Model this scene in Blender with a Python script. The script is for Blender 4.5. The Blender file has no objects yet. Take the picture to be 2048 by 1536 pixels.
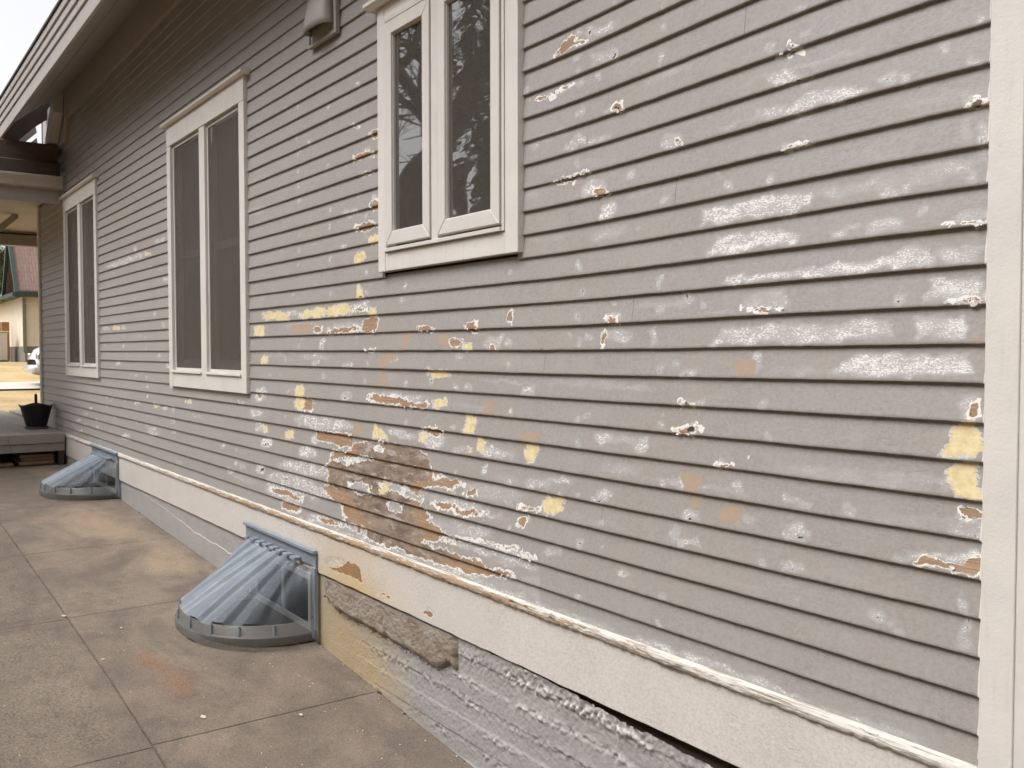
import bpy, bmesh, math, random
import numpy as np
from mathutils import Matrix, Vector
random.seed(7); RNG = np.random.default_rng(7)
sc = bpy.context.scene
COL = sc.collection
# ------------------------------------------------------------------ camera
F_PX = 1850.0
YAW, PITCH, ROLL = (math.radians(a) for a in (35.865, 2.034, -0.05))
CAM = np.array([0.0, -2.09, 1.567])
_f = np.array([-math.cos(YAW)*math.cos(PITCH), math.sin(YAW)*math.cos(PITCH), -math.sin(PITCH)])
_r = np.cross(_f, [0, 0, 1]); _r /= np.linalg.norm(_r); _u = np.cross(_r, _f)
R_ = math.cos(ROLL)*_r + math.sin(ROLL)*_u
U_ = -math.sin(ROLL)*_r + math.cos(ROLL)*_u
cd = bpy.data.cameras.new('camera'); cam = bpy.data.objects.new('camera', cd); COL.objects.link(cam)
cd.sensor_width = 36.0; cd.lens = F_PX/2048*36; cd.clip_start = 0.05; cd.clip_end = 2000
M3 = Matrix((R_, U_, -_f)).transposed()
cam.matrix_world = Matrix.Translation(Vector(CAM)) @ M3.to_4x4()
sc.camera = cam
# ------------------------------------------------------------------ sky, sun, exposure
SUN_EL, SUN_AZ = math.radians(58), math.radians(255)      # azimuth of the sun, measured from +X towards +Y
w = bpy.data.worlds.new('World'); sc.world = w; w.use_nodes = True
nt = w.node_tree; nt.nodes.clear()
sky = nt.nodes.new('ShaderNodeTexSky'); sky.sky_type = 'NISHITA'; sky.sun_disc = False
sky.sun_elevation = SUN_EL; sky.sun_rotation = math.pi/2 - SUN_AZ
sky.air_density = 1.0; sky.dust_density = 4.0; sky.ozone_density = 1.0
hsv = nt.nodes.new('ShaderNodeHueSaturation'); hsv.inputs['Saturation'].default_value = 0.10
tint = nt.nodes.new('ShaderNodeMix'); tint.data_type = 'RGBA'; tint.blend_type = 'MULTIPLY'; tint.inputs[0].default_value = 1.0
tint.inputs[7].default_value = (1.0, 0.985, 0.985, 1)
bg = nt.nodes.new('ShaderNodeBackground'); bg.inputs[1].default_value = 0.15
wo = nt.nodes.new('ShaderNodeOutputWorld')
nt.links.new(sky.outputs[0], hsv.inputs['Color']); nt.links.new(hsv.outputs[0], tint.inputs[6])
nt.links.new(tint.outputs[2], bg.inputs[0]); nt.links.new(bg.outputs[0], wo.inputs[0])
sd = bpy.data.lights.new('sun', 'SUN'); sd.energy = 1.4; sd.angle = math.radians(42); sd.color = (1.0, 0.97, 0.93)
so = bpy.data.objects.new('sun', sd); COL.objects.link(so)
sdir = Vector((math.cos(SUN_EL)*math.cos(SUN_AZ), math.cos(SUN_EL)*math.sin(SUN_AZ), math.sin(SUN_EL)))
so.rotation_euler = sdir.to_track_quat('Z', 'Y').to_euler(); so.location = (-3, -8, 12)
vs = sc.view_settings; vs.view_transform = 'Standard'; vs.look = 'None'; vs.gamma = 1.0; vs.use_curve_mapping = False
vs.exposure = 0.77
sc.render.engine = 'CYCLES'
sc.cycles.use_denoising = True; sc.cycles.denoising_input_passes = 'RGB_ALBEDO_NORMAL'; sc.cycles.denoising_prefilter = 'ACCURATE'; sc.cycles.max_bounces = 5; sc.cycles.diffuse_bounces = 3; sc.cycles.glossy_bounces = 3; sc.cycles.use_adaptive_sampling = True; sc.cycles.adaptive_threshold = 0.03; sc.cycles.transparent_max_bounces = 12
sc.cycles.caustics_reflective = False; sc.cycles.caustics_refractive = False
# ------------------------------------------------------------------ photo pixel -> place
def ray(x, y): return _f + (x-1024)/F_PX*R_ - (y-768)/F_PX*U_
def on_wall(x, y, yy=-0.015):
    v = ray(x, y); t = (yy-CAM[1])/v[1]; p = CAM + t*v; return p[0], p[2]
def project(X, Y, Z):
    d = [np.asarray(X)-CAM[0], np.asarray(Y)-CAM[1], np.asarray(Z)-CAM[2]]
    dot = lambda a: d[0]*a[0]+d[1]*a[1]+d[2]*a[2]
    q = dot(_f); return 1024+F_PX*dot(R_)/q, 768-F_PX*dot(U_)/q
# ------------------------------------------------------------------ helpers
def vnoise(x, y, seed=0):
    x = np.asarray(x, float); y = np.asarray(y, float)
    xi = np.floor(x).astype(np.int64); yi = np.floor(y).astype(np.int64); xf = x-xi; yf = y-yi
    def h(a, b):
        n = (a*374761393 + b*668265263 + seed*974634777) & 0xffffffff
        n = ((n ^ (n >> 13))*1274126177) & 0xffffffff
        return ((n ^ (n >> 16)) & 0xffff)/65535.0
    s = xf*xf*(3-2*xf); t = yf*yf*(3-2*yf)
    return (h(xi, yi)*(1-s)+h(xi+1, yi)*s)*(1-t) + (h(xi, yi+1)*(1-s)+h(xi+1, yi+1)*s)*t
def fbm(x, y, octv=4, seed=0):
    a = 0.5; o = 0; n = 0
    for i in range(octv):
        o = o + a*vnoise(x*2**i, y*2**i, seed+i*17); n += a; a *= 0.5
    return o/n
def sstep(a, b, x):
    t = np.clip((x-a)/(b-a), 0, 1); return t*t*(3-2*t)
class MB:
    def __init__(s): s.v = []; s.f = []
    def add(s, vs, fs):
        n = len(s.v); s.v += [tuple(v) for v in vs]; s.f += [tuple(i+n for i in f) for f in fs]; return s
    def box(s, x0, x1, y0, y1, z0, z1):
        return s.add([(x0,y0,z0),(x1,y0,z0),(x1,y1,z0),(x0,y1,z0),(x0,y0,z1),(x1,y0,z1),(x1,y1,z1),(x0,y1,z1)],
                     [(3,2,1,0),(4,5,6,7),(0,1,5,4),(1,2,6,5),(2,3,7,6),(3,0,4,7)])
    def prism(s, poly, axis, a, b):          # poly: 2D points, extruded along axis
        def P(p, t):
            return {'x': (t, p[0], p[1]), 'y': (p[0], t, p[1]), 'z': (p[0], p[1], t)}[axis]
        n = len(poly); vs = [P(p, a) for p in poly]+[P(p, b) for p in poly]
        fs = [tuple(range(n))[::-1], tuple(range(n, 2*n))]+[(i, (i+1) % n, n+(i+1) % n, n+i) for i in range(n)]
        return s.add(vs, fs)
    def tube(s, p0, p1, r0, r1, n=8, cap=True):
        p0 = Vector(p0); p1 = Vector(p1); d = (p1-p0).normalized()
        a = d.orthogonal().normalized(); b = d.cross(a)
        vs = []
        for p, r in ((p0, r0), (p1, r1)):
            vs += [p+(a*math.cos(t)+b*math.sin(t))*r for t in (2*math.pi*i/n for i in range(n))]
        fs = [(i, (i+1) % n, n+(i+1) % n, n+i) for i in range(n)]
        if cap: fs += [tuple(range(n))[::-1], tuple(range(n, 2*n))]
        return s.add(vs, fs)
    def lathe(s, prof, c=(0,0,0), n=24, a0=0, a1=2*math.pi):
        closed = abs(a1-a0-2*math.pi) < 1e-6; m = n if closed else n+1
        vs = []
        for r, z in prof:
            vs += [(c[0]+r*math.cos(a0+(a1-a0)*i/n), c[1]+r*math.sin(a0+(a1-a0)*i/n), c[2]+z) for i in range(m)]
        fs = []
        for j in range(len(prof)-1):
            for i in range(n):
                k = (i+1) % m; fs.append((j*m+i, j*m+k, (j+1)*m+k, (j+1)*m+i))
        return s.add(vs, fs)
    def build(s, name, mat, parent=None, bevel=0, smooth=False, recalc=True):
        me = bpy.data.meshes.new(name); me.from_pydata(s.v, [], s.f)
        if recalc or bevel:
            bm = bmesh.new(); bm.from_mesh(me); bmesh.ops.recalc_face_normals(bm, faces=bm.faces[:])
            if bevel: bmesh.ops.bevel(bm, geom=bm.edges[:], offset=bevel, segments=1, affect='EDGES', clamp_overlap=True)
            bm.to_mesh(me); bm.free()
        if smooth: me.polygons.foreach_set('use_smooth', [True]*len(me.polygons))
        me.materials.append(mat); o = bpy.data.objects.new(name, me); COL.objects.link(o)
        if parent: o.parent = parent
        return o
def link(name, me, mat, parent=None):
    if mat: me.materials.append(mat)
    o = bpy.data.objects.new(name, me); COL.objects.link(o)
    if parent: o.parent = parent
    return o
def grid_mesh(name, V, nr, nc, attrs=None, smooth=False, flip=False):
    """V: (nr*nc,3) row-major"""
    me = bpy.data.meshes.new(name)
    i = np.arange(nr-1)[:, None]*nc + np.arange(nc-1)[None, :]
    q = np.stack([i, i+1, i+nc+1, i+nc], -1).reshape(-1, 4)
    if flip: q = q[:, ::-1]
    nf = len(q)
    me.vertices.add(len(V)); me.vertices.foreach_set('co', np.asarray(V, np.float32).ravel())
    me.loops.add(nf*4); me.loops.foreach_set('vertex_index', q.ravel().astype(np.int32))
    me.polygons.add(nf); me.polygons.foreach_set('loop_start', np.arange(0, nf*4, 4, dtype=np.int32))
    me.polygons.foreach_set('loop_total', np.full(nf, 4, np.int32))
    if smooth: me.polygons.foreach_set('use_smooth', np.ones(nf, bool))
    me.update(); me.validate()
    for k, a in (attrs or {}).items():
        at = me.attributes.new(k, 'FLOAT', 'POINT'); at.data.foreach_set('value', np.asarray(a, np.float32).ravel())
    return me
def empty(name, loc=(0,0,0), label=None, cat=None, group=None, kind=None, parent=None):
    o = bpy.data.objects.new(name, None); COL.objects.link(o); o.location = loc; o.empty_display_size = 0.2
    if parent: o.parent = parent
    return tag(o, label, cat, group, kind)
def tag(o, label=None, cat=None, group=None, kind=None):
    if label: o['label'] = label
    if cat: o['category'] = cat
    if group: o['group'] = group
    if kind: o['kind'] = kind
    return o
# ------------------------------------------------------------------ node materials
class NT:
    def __init__(s, name):
        s.m = bpy.data.materials.new(name); s.m.use_nodes = True; s.t = s.m.node_tree; s.t.nodes.clear()
        s.out = s.t.nodes.new('ShaderNodeOutputMaterial')
    def n(s, typ, ins=None, **props):
        o = s.t.nodes.new('ShaderNode'+typ)
        for k, v in props.items(): setattr(o, k, v)
        for k, v in (ins or {}).items(): s.set(o.inputs[k], v)
        return o
    def set(s, sock, v):
        if isinstance(v, bpy.types.NodeSocket): s.t.links.new(v, sock)
        elif isinstance(v, bpy.types.Node): s.t.links.new(v.outputs[0], sock)
        else:
            if sock.type == 'RGBA' and hasattr(v, '__len__') and len(v) == 3: v = (*v, 1)
            sock.default_value = v
    def m_(s, op, a, b=0.0, c=None, clamp=False):
        ins = {0: a, 1: b}
        if c is not None: ins[2] = c
        return s.n('Math', ins, operation=op, use_clamp=clamp).outputs[0]
    def mix(s, f, a, b, blend='MIX'):
        o = s.n('Mix', {0: f, 6: a, 7: b}, data_type='RGBA', blend_type=blend); return o.outputs[2]
    def ramp(s, x, a, b, smooth=True):
        return s.n('MapRange', {0: x, 1: a, 2: b, 3: 0.0, 4: 1.0}, interpolation_type='SMOOTHSTEP' if smooth else 'LINEAR').outputs[0]
    def obj(s): return s.n('TexCoord').outputs['Object']
    def noise(s, vec, scale, detail=4, rough=0.55, dist=0.0, sc3=None, out=0):
        if sc3 is not None: vec = s.n('VectorMath', {0: vec, 1: sc3}, operation='MULTIPLY').outputs[0]
        return s.n('TexNoise', {'Vector': vec, 'Scale': scale, 'Detail': detail, 'Roughness': rough, 'Distortion': dist}).outputs[out]
    def attr(s, name): return s.n('Attribute', attribute_name=name).outputs['Fac']
    def bump(s, h, dist=0.001, strength=1.0, normal=None):
        ins = {'Height': h, 'Distance': dist, 'Strength': strength}
        if normal: ins['Normal'] = normal
        return s.n('Bump', ins).outputs[0]
    def done(s, color, rough=0.6, normal=None, **extra):
        p = s.n('BsdfPrincipled', {'Base Color': color, 'Roughness': rough})
        if normal: s.set(p.inputs['Normal'], normal)
        for k, v in extra.items(): s.set(p.inputs[k.replace('_', ' ')], v)
        s.t.links.new(p.outputs[0], s.out.inputs[0]); s.p = p
        return s.m
def simple(name, col, rough=0.6, var=0.12, scale=6, bump=0.0, bscale=120, sc3=None, **extra):
    t = NT(name); o = t.obj()
    rnd = t.n('ObjectInfo').outputs['Random']
    v = t.n('VectorMath', {0: o, 1: t.n('CombineXYZ', {0: t.m_('MULTIPLY', rnd, 9.0), 1: rnd, 2: rnd}).outputs[0]}, operation='ADD').outputs[0]
    n1 = t.noise(v, scale, 5, sc3=sc3)
    c = t.mix(n1, tuple(x*(1-var) for x in col), tuple(min(1, x*(1+var)) for x in col))
    nrm = t.bump(t.noise(v, bscale, 4, sc3=sc3), bump) if bump else None
    return t.done(c, rough, nrm, **extra)

# clapboard paint: grey top coat over white primer, yellow primer and bare wood, scraped here and there
def siding_mat(name='siding_paint', base_a=(0.348,0.335,0.335), base_b=(0.352,0.328,0.310), rimmul=1.0, dripf=0.38):
    t = NT(name); o = t.obj(); rnd = t.n('ObjectInfo').outputs['Random']
    off = t.n('CombineXYZ', {0: t.m_('MULTIPLY', rnd, 11.0), 1: rnd, 2: t.m_('MULTIPLY', rnd, 5.0)}).outputs[0]
    p = t.n('VectorMath', {0: o, 1: off}, operation='ADD').outputs[0]
    nA = t.noise(o, 42, 3, 0.6); nB = t.noise(o, 170, 2, 0.6)
    e = t.m_('ADD', t.m_('MULTIPLY', t.m_('SUBTRACT', nA, 0.5), 0.022), t.m_('MULTIPLY', t.m_('SUBTRACT', nB, 0.5), 0.006))
    wood = t.m_('ADD', t.attr('wood'), e)
    # base coat with dusty, streaky variation
    big = t.ramp(t.noise(o, 1.7, 3, 0.6, sc3=(1,1,1.4)), 0.36, 0.60)
    drip = t.ramp(t.noise(p, 1.0, 3, 0.7, sc3=(38,38,5)), 0.45, 0.8)
    base = t.mix(big, base_a, base_b)
    base = t.mix(t.m_('MULTIPLY', drip, dripf), base, tuple(x*0.80 for x in base_b))
    mott = t.noise(p, 90, 3, 0.7)
    base = t.mix(t.ramp(mott, 0.35, 0.72), base, tuple(x*0.84 for x in base_b))
    hgt = t.attr('hgt'); dust = t.m_('MULTIPLY', t.m_('MULTIPLY', t.ramp(hgt, 0.95, 0.55), t.ramp(hgt, 0.02, 0.2)), t.ramp(t.noise(o, 5, 4, 0.65, sc3=(1,1,0.8)), 0.4, 0.65))
    base = t.mix(t.m_('MULTIPLY', dust, 0.35), base, (base_b[0]*1.04, base_b[1]*0.985, base_b[2]*0.92))
    rub = t.m_('MULTIPLY', t.ramp(t.noise(p, 7, 4, 0.65, sc3=(1,1,2)), 0.60, 0.78), 0.35)
    base = t.mix(rub, base, (base_a[0]*1.25, base_a[1]*1.25, base_a[2]*1.25))
    ck = t.noise(p, 1.0, 3, 0.6, 1.0, sc3=(30,30,110)); ckm = t.m_('MULTIPLY', t.ramp(t.m_('ABSOLUTE', t.m_('SUBTRACT', ck, 0.5)), 0.012, 0.0), t.ramp(t.noise(o, 3.5, 2), 0.5, 0.62))
    base = t.mix(t.m_('MULTIPLY', ckm, 0.65), base, (0.11, 0.09, 0.08))
    # scraped primer
    scr = t.m_('MULTIPLY', t.attr('scr'), t.m_('ADD', 0.12, t.m_('MULTIPLY', t.noise(o, 1.0, 3, 0.65, sc3=(14,14,34)), 1.65)))
    ps = t.n('CombineXYZ', {0: t.m_('ADD', t.attr('su'), t.m_('MULTIPLY', rnd, 40.0)), 1: 0.0, 2: t.attr('sv')}).outputs[0]
    s1 = t.noise(ps, 1.0, 4, 0.62, 0.9, sc3=(34,34,95))
    ridge = t.m_('SUBTRACT', 1.0, t.m_('ABSOLUTE', t.m_('SUBTRACT', t.m_('MULTIPLY', s1, 2.0), 1.0)))
    s2 = t.noise(ps, 1.0, 2, 0.6, 0.4, sc3=(90,90,300))
    sfac = t.m_('ADD', t.m_('MULTIPLY', ridge, 0.60), t.m_('MULTIPLY', s2, 0.62))
    thr = t.m_('SUBTRACT', 1.085, t.m_('MULTIPLY', scr, 0.25))
    swh = t.m_('MULTIPLY', t.ramp(t.m_('SUBTRACT', sfac, thr), -0.008, 0.032), t.ramp(scr, 0.05, 0.25))
    col = t.mix(t.m_('MULTIPLY', t.ramp(scr, 0.1, 0.8), 0.75), base, (0.44, 0.435, 0.435))
    col = t.mix(swh, col, (0.76, 0.745, 0.72))
    # smooth tan feathered spots
    tan = t.m_('ADD', t.attr('tan'), t.m_('MULTIPLY', e, 0.9))
    tm = t.ramp(tan, -0.0015, 0.0025)
    tcol = t.mix(t.noise(p, 60, 4, 0.6), (0.37, 0.275, 0.20), (0.41, 0.33, 0.265))
    # white feather rim and bare wood
    rn = t.noise(p, 26, 3, 0.6)
    rimw = t.m_('MULTIPLY', t.m_('ADD', 0.0005, t.m_('MULTIPLY', t.m_('POWER', rn, 3.0), 0.040)), rimmul)
    rim = t.m_('ADD', wood, rimw)
    keep = t.attr('keep')
    rimm = t.m_('MULTIPLY', t.ramp(rim, 0.0, 0.0012), t.ramp(t.attr('rimoff'), 0.6, 0.4))
    rimm = t.m_('MULTIPLY', rimm, t.ramp(t.m_('ADD', nB, t.m_('MULTIPLY', nA, 0.6)), 0.62, 0.74))
    col = t.mix(tm, col, tcol)
    col = t.mix(rimm, col, (0.78, 0.76, 0.73))
    wm = t.ramp(wood, 0.0, 0.0014)
    gr = t.noise(p, 1.0, 5, 0.65, 0.3, sc3=(7,7,170))
    wcol = t.mix(t.ramp(gr, 0.3, 0.7), (0.25, 0.158, 0.095), (0.41, 0.288, 0.185))
    wcol = t.mix(t.ramp(t.noise(p, 14, 3), 0.35, 0.7), wcol, (0.30, 0.19, 0.113))
    gg = t.m_('ADD', t.attr('grey'), t.m_('MULTIPLY', t.m_('SUBTRACT', t.noise(p, 22, 4, 0.6), 0.5), 0.9))
    vst = t.noise(p, 1.0, 4, 0.7, sc3=(60,60,9))
    gcol = t.mix(t.ramp(t.noise(o, 1.0, 4, 0.62, 0.4, sc3=(6,6,20)), 0.32, 0.62), (0.125, 0.09, 0.067), (0.29, 0.22, 0.165))
    gcol = t.mix(t.ramp(t.noise(o, 1.0, 3, 0.6, 0.4, sc3=(8,8,26)), 0.54, 0.68), gcol, (0.40, 0.365, 0.335))
    gcol = t.mix(t.m_('MULTIPLY', t.ramp(vst, 0.4, 0.7), 0.22), gcol, (0.23, 0.175, 0.135))
    wcol = t.mix(t.ramp(gg, 0.25, 0.8), wcol, gcol)
    spot = t.ramp(t.m_('ADD', s2, t.m_('MULTIPLY', s1, 0.6)), 0.98, 1.03)
    wcol = t.mix(t.m_('MULTIPLY', spot, 0.7), wcol, (0.72, 0.69, 0.65))
    col = t.mix(wm, col, wcol)
    # yellow primer
    yel = t.m_('ADD', t.attr('yellow'), t.m_('ADD', t.m_('MULTIPLY', e, 1.1), t.m_('MULTIPLY', t.m_('SUBTRACT', s2, 0.5), 0.012)))
    ym = t.m_('MULTIPLY', t.ramp(yel, -0.001, 0.0025), t.ramp(t.m_('ADD', s2, t.m_('MULTIPLY', t.attr('yellow'), 14.0)), 0.36, 0.46))
    ywh = t.m_('MULTIPLY', t.ramp(yel, -0.007, -0.004), t.ramp(s1, 0.42, 0.55)); col = t.mix(t.m_('MULTIPLY', ywh, 0.7), col, (0.74, 0.72, 0.68))
    ycol = t.mix(t.ramp(t.noise(p, 45, 3, 0.6), 0.3, 0.7), (0.64, 0.51, 0.26), (0.74, 0.645, 0.41))
    col = t.mix(ym, col, ycol)
    hole = t.m_('ADD', t.attr('hole'), t.m_('MULTIPLY', e, 0.45))
    hm = t.ramp(hole, 0.0, 0.0015)
    col = t.mix(hm, col, (0.045, 0.033, 0.024))
    speck = t.ramp(t.noise(p, 75, 2, 0.5), 0.775, 0.80)
    col = t.mix(t.m_('MULTIPLY', speck, 0.7), col, (0.12, 0.09, 0.07))
    lines = t.noise(p, 1.0, 3, 0.6, sc3=(20,20,260))
    h = t.m_('MULTIPLY', wm, -1.0)
    h = t.m_('ADD', h, t.m_('MULTIPLY', lines, 0.35)); h = t.m_('ADD', h, t.m_('MULTIPLY', mott, 0.6))
    h = t.m_('ADD', h, t.m_('MULTIPLY', t.noise(p, 18, 1), 0.8))
    nrm = t.bump(h, 0.0011, 0.9)
    rough = t.m_('ADD', 0.5, t.m_('MULTIPLY', t.m_('MAXIMUM', wm, swh), 0.3))
    return t.done(col, rough, nrm)
SIDING = siding_mat()
SKIRT = siding_mat('skirt_paint', (0.70,0.665,0.625), (0.675,0.635,0.59), 0.5, 0.10)
TRIM = None
def trim_mat(name, col, dirt=0.25):
    t = NT(name); o = t.obj(); rnd = t.n('ObjectInfo').outputs['Random']
    p = t.n('VectorMath', {0: o, 1: t.n('CombineXYZ', {0: rnd, 1: rnd, 2: t.m_('MULTIPLY', rnd, 7)}).outputs[0]}, operation='ADD').outputs[0]
    n1 = t.noise(p, 5, 5, 0.6); st = t.noise(p, 1, 4, 0.7, sc3=(45,45,4))
    c = t.mix(t.ramp(n1, 0.35, 0.75), col, tuple(x*0.92 for x in col))
    c = t.mix(t.m_('MULTIPLY', t.ramp(st, 0.5, 0.8), dirt), c, (col[0]*0.62, col[1]*0.58, col[2]*0.52))
    sp = t.ramp(t.noise(p, 55, 2), 0.76, 0.80); c = t.mix(t.m_('MULTIPLY', sp, 0.6), c, (0.16, 0.12, 0.09))
    return t.done(c, 0.5, t.bump(t.m_('ADD', t.noise(p, 150, 4, 0.65), t.m_('MULTIPLY', t.noise(p, 30, 3), 1.2)), 0.0008, 0.8))
TRIM = trim_mat('trim_paint', (0.70, 0.672, 0.642), 0.28)
SASHW = trim_mat('sash_vinyl', (0.66, 0.635, 0.608), 0.12)
EAVE = trim_mat('eave_paint', (0.41, 0.372, 0.35), 0.4)
EAVE2 = trim_mat('soffit_paint', (0.50, 0.455, 0.425), 0.4)
DARKWOOD = simple('dark_weathered_wood', (0.07, 0.05, 0.038), 0.8, 0.4, 5, 0.002, 60)
CAULK = simple('caulk', (0.74, 0.715, 0.68), 0.5, 0.08, 30, 0.002, 200)

def cap_mat():
    t = NT('peeling_drip_cap'); o = t.obj()
    a = t.attr('tanbias')
    s1 = t.noise(o, 1.0, 5, 0.65, 0.6, sc3=(9,40,150)); s2 = t.noise(o, 1.0, 4, 0.6, 0.3, sc3=(26,60,260))
    lev = t.m_('ADD', t.m_('MULTIPLY', s1, 0.75), t.m_('MULTIPLY', s2, 0.35))
    wv = t.m_('ADD', lev, a)
    wm = t.ramp(wv, 0.62, 0.645)
    woodc = t.mix(s2, (0.34, 0.215, 0.115), (0.48, 0.34, 0.215))
    white = t.mix(t.noise(o, 35, 4, 0.6), (0.70, 0.67, 0.62), (0.54, 0.505, 0.46))
    gl = t.ramp(t.noise(o, 1, 4, 0.62, 0.5, sc3=(5,90,230)), 0.50, 0.60)
    white = t.mix(t.m_('MULTIPLY', gl, 0.75), white, (0.28, 0.235, 0.19))
    c = t.mix(wm, white, woodc)
    dk = t.ramp(t.noise(o, 1, 3, 0.6, sc3=(18,30,200)), 0.70, 0.76); c = t.mix(t.m_('MULTIPLY', dk, 0.8), c, (0.13, 0.09, 0.06))
    h = t.m_('ADD', t.m_('MULTIPLY', wm, -0.8), t.m_('ADD', t.m_('MULTIPLY', s1, 1.2), t.m_('MULTIPLY', s2, 0.8)))
    return t.done(c, 0.65, t.bump(h, 0.0035, 1.0))
CAP = cap_mat()
def found_mat():
    t = NT('painted_foundation_concrete'); o = t.obj()
    chalk = t.attr('chalk'); st = t.attr('stain'); bare = t.attr('bare'); crack = t.attr('crack')
    n1 = t.noise(o, 6, 5, 0.6); n2 = t.noise(o, 110, 4, 0.65)
    c = t.mix(t.ramp(n1, 0.35, 0.7), (0.355, 0.345, 0.345), (0.395, 0.375, 0.36))
    stn = t.m_('ADD', st, t.m_('MULTIPLY', t.m_('SUBTRACT', t.noise(o, 9, 4), 0.5), 0.6))
    c = t.mix(t.m_('MULTIPLY', t.ramp(stn, 0.1, 0.95), 0.9), c, t.mix(t.noise(o, 14, 4), (0.42, 0.305, 0.145), (0.47, 0.385, 0.26)))
    ch = t.m_('ADD', chalk, t.m_('MULTIPLY', t.m_('SUBTRACT', n2, 0.5), 1.3))
    c = t.mix(t.m_('MULTIPLY', t.ramp(ch, 0.5, 0.8), 0.8), c, (0.60, 0.575, 0.55))
    pit = t.ramp(t.m_('ADD', t.noise(o, 130, 3, 0.6), t.m_('MULTIPLY', chalk, 0.08)), 0.70, 0.78)
    c = t.mix(t.m_('MULTIPLY', pit, 0.6), c, (0.13, 0.11, 0.10))
    c = t.mix(crack, c, (0.70, 0.67, 0.63))
    return t.done(c, 0.75, t.bump(t.m_('ADD', n2, t.m_('MULTIPLY', t.noise(o, 35, 3), 0.8)), 0.003, 0.8))
FOUND = found_mat()
def mortar_mat():
    t = NT('bare_mortar'); o = t.obj()
    n1 = t.noise(o, 9, 5, 0.6); n2 = t.noise(o, 120, 5, 0.7); n3 = t.noise(o, 200, 3, 0.6)
    c = t.mix(t.ramp(n1, 0.3, 0.7), (0.27, 0.215, 0.17), (0.35, 0.30, 0.25))
    c = t.mix(t.m_('MULTIPLY', t.ramp(n2, 0.6, 0.7), 0.75), c, (0.10, 0.075, 0.055))
    c = t.mix(t.m_('MULTIPLY', t.ramp(n3, 0.64, 0.72), 0.6), c, (0.55, 0.49, 0.42))
    return t.done(c, 0.9, t.bump(n2, 0.006, 1.0))
MORTAR = mortar_mat()
def slab_mat():
    t = NT('weathered_concrete'); o = t.obj(); rnd = t.n('ObjectInfo').outputs['Random']
    ru = t.attr('rough'); rs = t.attr('rust'); lt = t.attr('light'); ed = t.attr('edge')
    n1 = t.noise(o, 1.6, 5, 0.6, 0.5, sc3=(1,1.8,1)); n2 = t.noise(o, 7, 5, 0.65); n3 = t.noise(o, 110, 4, 0.75); n4 = t.noise(o, 60, 4, 0.7)
    c = t.mix(t.ramp(n1, 0.33, 0.68), (0.172, 0.138, 0.110), (0.275, 0.222, 0.172))
    c = t.mix(t.m_('MULTIPLY', t.ramp(n2, 0.42, 0.72), 0.6), c, (0.125, 0.104, 0.088))
    c = t.mix(t.m_('MULTIPLY', t.ramp(t.noise(o, 2.6, 3), 0.5, 0.7), 0.35), c, (0.20, 0.150, 0.122))
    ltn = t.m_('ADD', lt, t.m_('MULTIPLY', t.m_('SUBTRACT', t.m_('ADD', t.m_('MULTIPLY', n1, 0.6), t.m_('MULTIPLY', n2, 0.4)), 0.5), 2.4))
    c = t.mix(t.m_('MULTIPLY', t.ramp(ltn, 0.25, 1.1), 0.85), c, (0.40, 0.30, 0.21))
    rust = t.m_('ADD', rs, t.m_('ADD', t.m_('MULTIPLY', t.m_('SUBTRACT', n2, 0.5), 1.5), t.m_('MULTIPLY', t.m_('SUBTRACT', n4, 0.5), 0.9)))
    c = t.mix(t.m_('MULTIPLY', t.ramp(rust, 0.2, 1.3), 0.65), c, (0.28, 0.145, 0.068))
    rr = t.m_('MULTIPLY', ru, t.ramp(n4, 0.42, 0.62))
    c = t.mix(t.m_('MULTIPLY', rr, 0.6), c, (0.33, 0.275, 0.205))
    c = t.mix(t.m_('MULTIPLY', t.m_('MULTIPLY', ru, t.ramp(t.noise(o, 85, 3, 0.7), 0.52, 0.66)), 0.6), c, (0.06, 0.048, 0.038))
    c = t.mix(t.ramp(n3, 0.35, 0.75), c, t.mix(1.0, c, (0.50, 0.48, 0.46), 'MULTIPLY'))
    wsp = t.ramp(t.noise(o, 48, 2, 0.5), 0.77, 0.80); c = t.mix(t.m_('MULTIPLY', wsp, 0.7), c, (0.46, 0.40, 0.33))
    dsp = t.ramp(t.noise(o, 36, 3, 0.6), 0.73, 0.77); c = t.mix(t.m_('MULTIPLY', dsp, 0.6), c, (0.07, 0.05, 0.04))
    edn = t.m_('ADD', ed, t.m_('MULTIPLY', t.m_('SUBTRACT', n4, 0.5), 0.7))
    c = t.mix(t.m_('MULTIPLY', t.ramp(edn, 0.55, 1.05), 0.6), c, (0.09, 0.068, 0.052))
    h = t.m_('ADD', t.m_('MULTIPLY', n3, 0.9), t.m_('MULTIPLY', n4, t.m_('ADD', 0.35, t.m_('MULTIPLY', ru, 1.6))))
    return t.done(c, 0.85, t.bump(h, 0.0035, 0.9))
SLAB = slab_mat()
def grass_mat():
    t = NT('dry_winter_lawn'); o = t.obj()
    n1 = t.noise(o, 0.5, 5, 0.6); n2 = t.noise(o, 9, 5, 0.7)
    c = t.mix(t.ramp(n1, 0.35, 0.65), (0.36, 0.26, 0.12), (0.50, 0.37, 0.19))
    c = t.mix(t.m_('MULTIPLY', t.ramp(n2, 0.5, 0.75), 0.6), c, (0.19, 0.135, 0.07))
    return t.done(c, 0.9, t.bump(n2, 0.03, 0.6))
LAWN = grass_mat()
DIRT = simple('dark_dirt', (0.06, 0.046, 0.036), 0.95, 0.4, 40, 0.006, 90)
ROADM = simple('pale_concrete_road', (0.55, 0.49, 0.44), 0.85, 0.1, 3, 0.003, 60)
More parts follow.
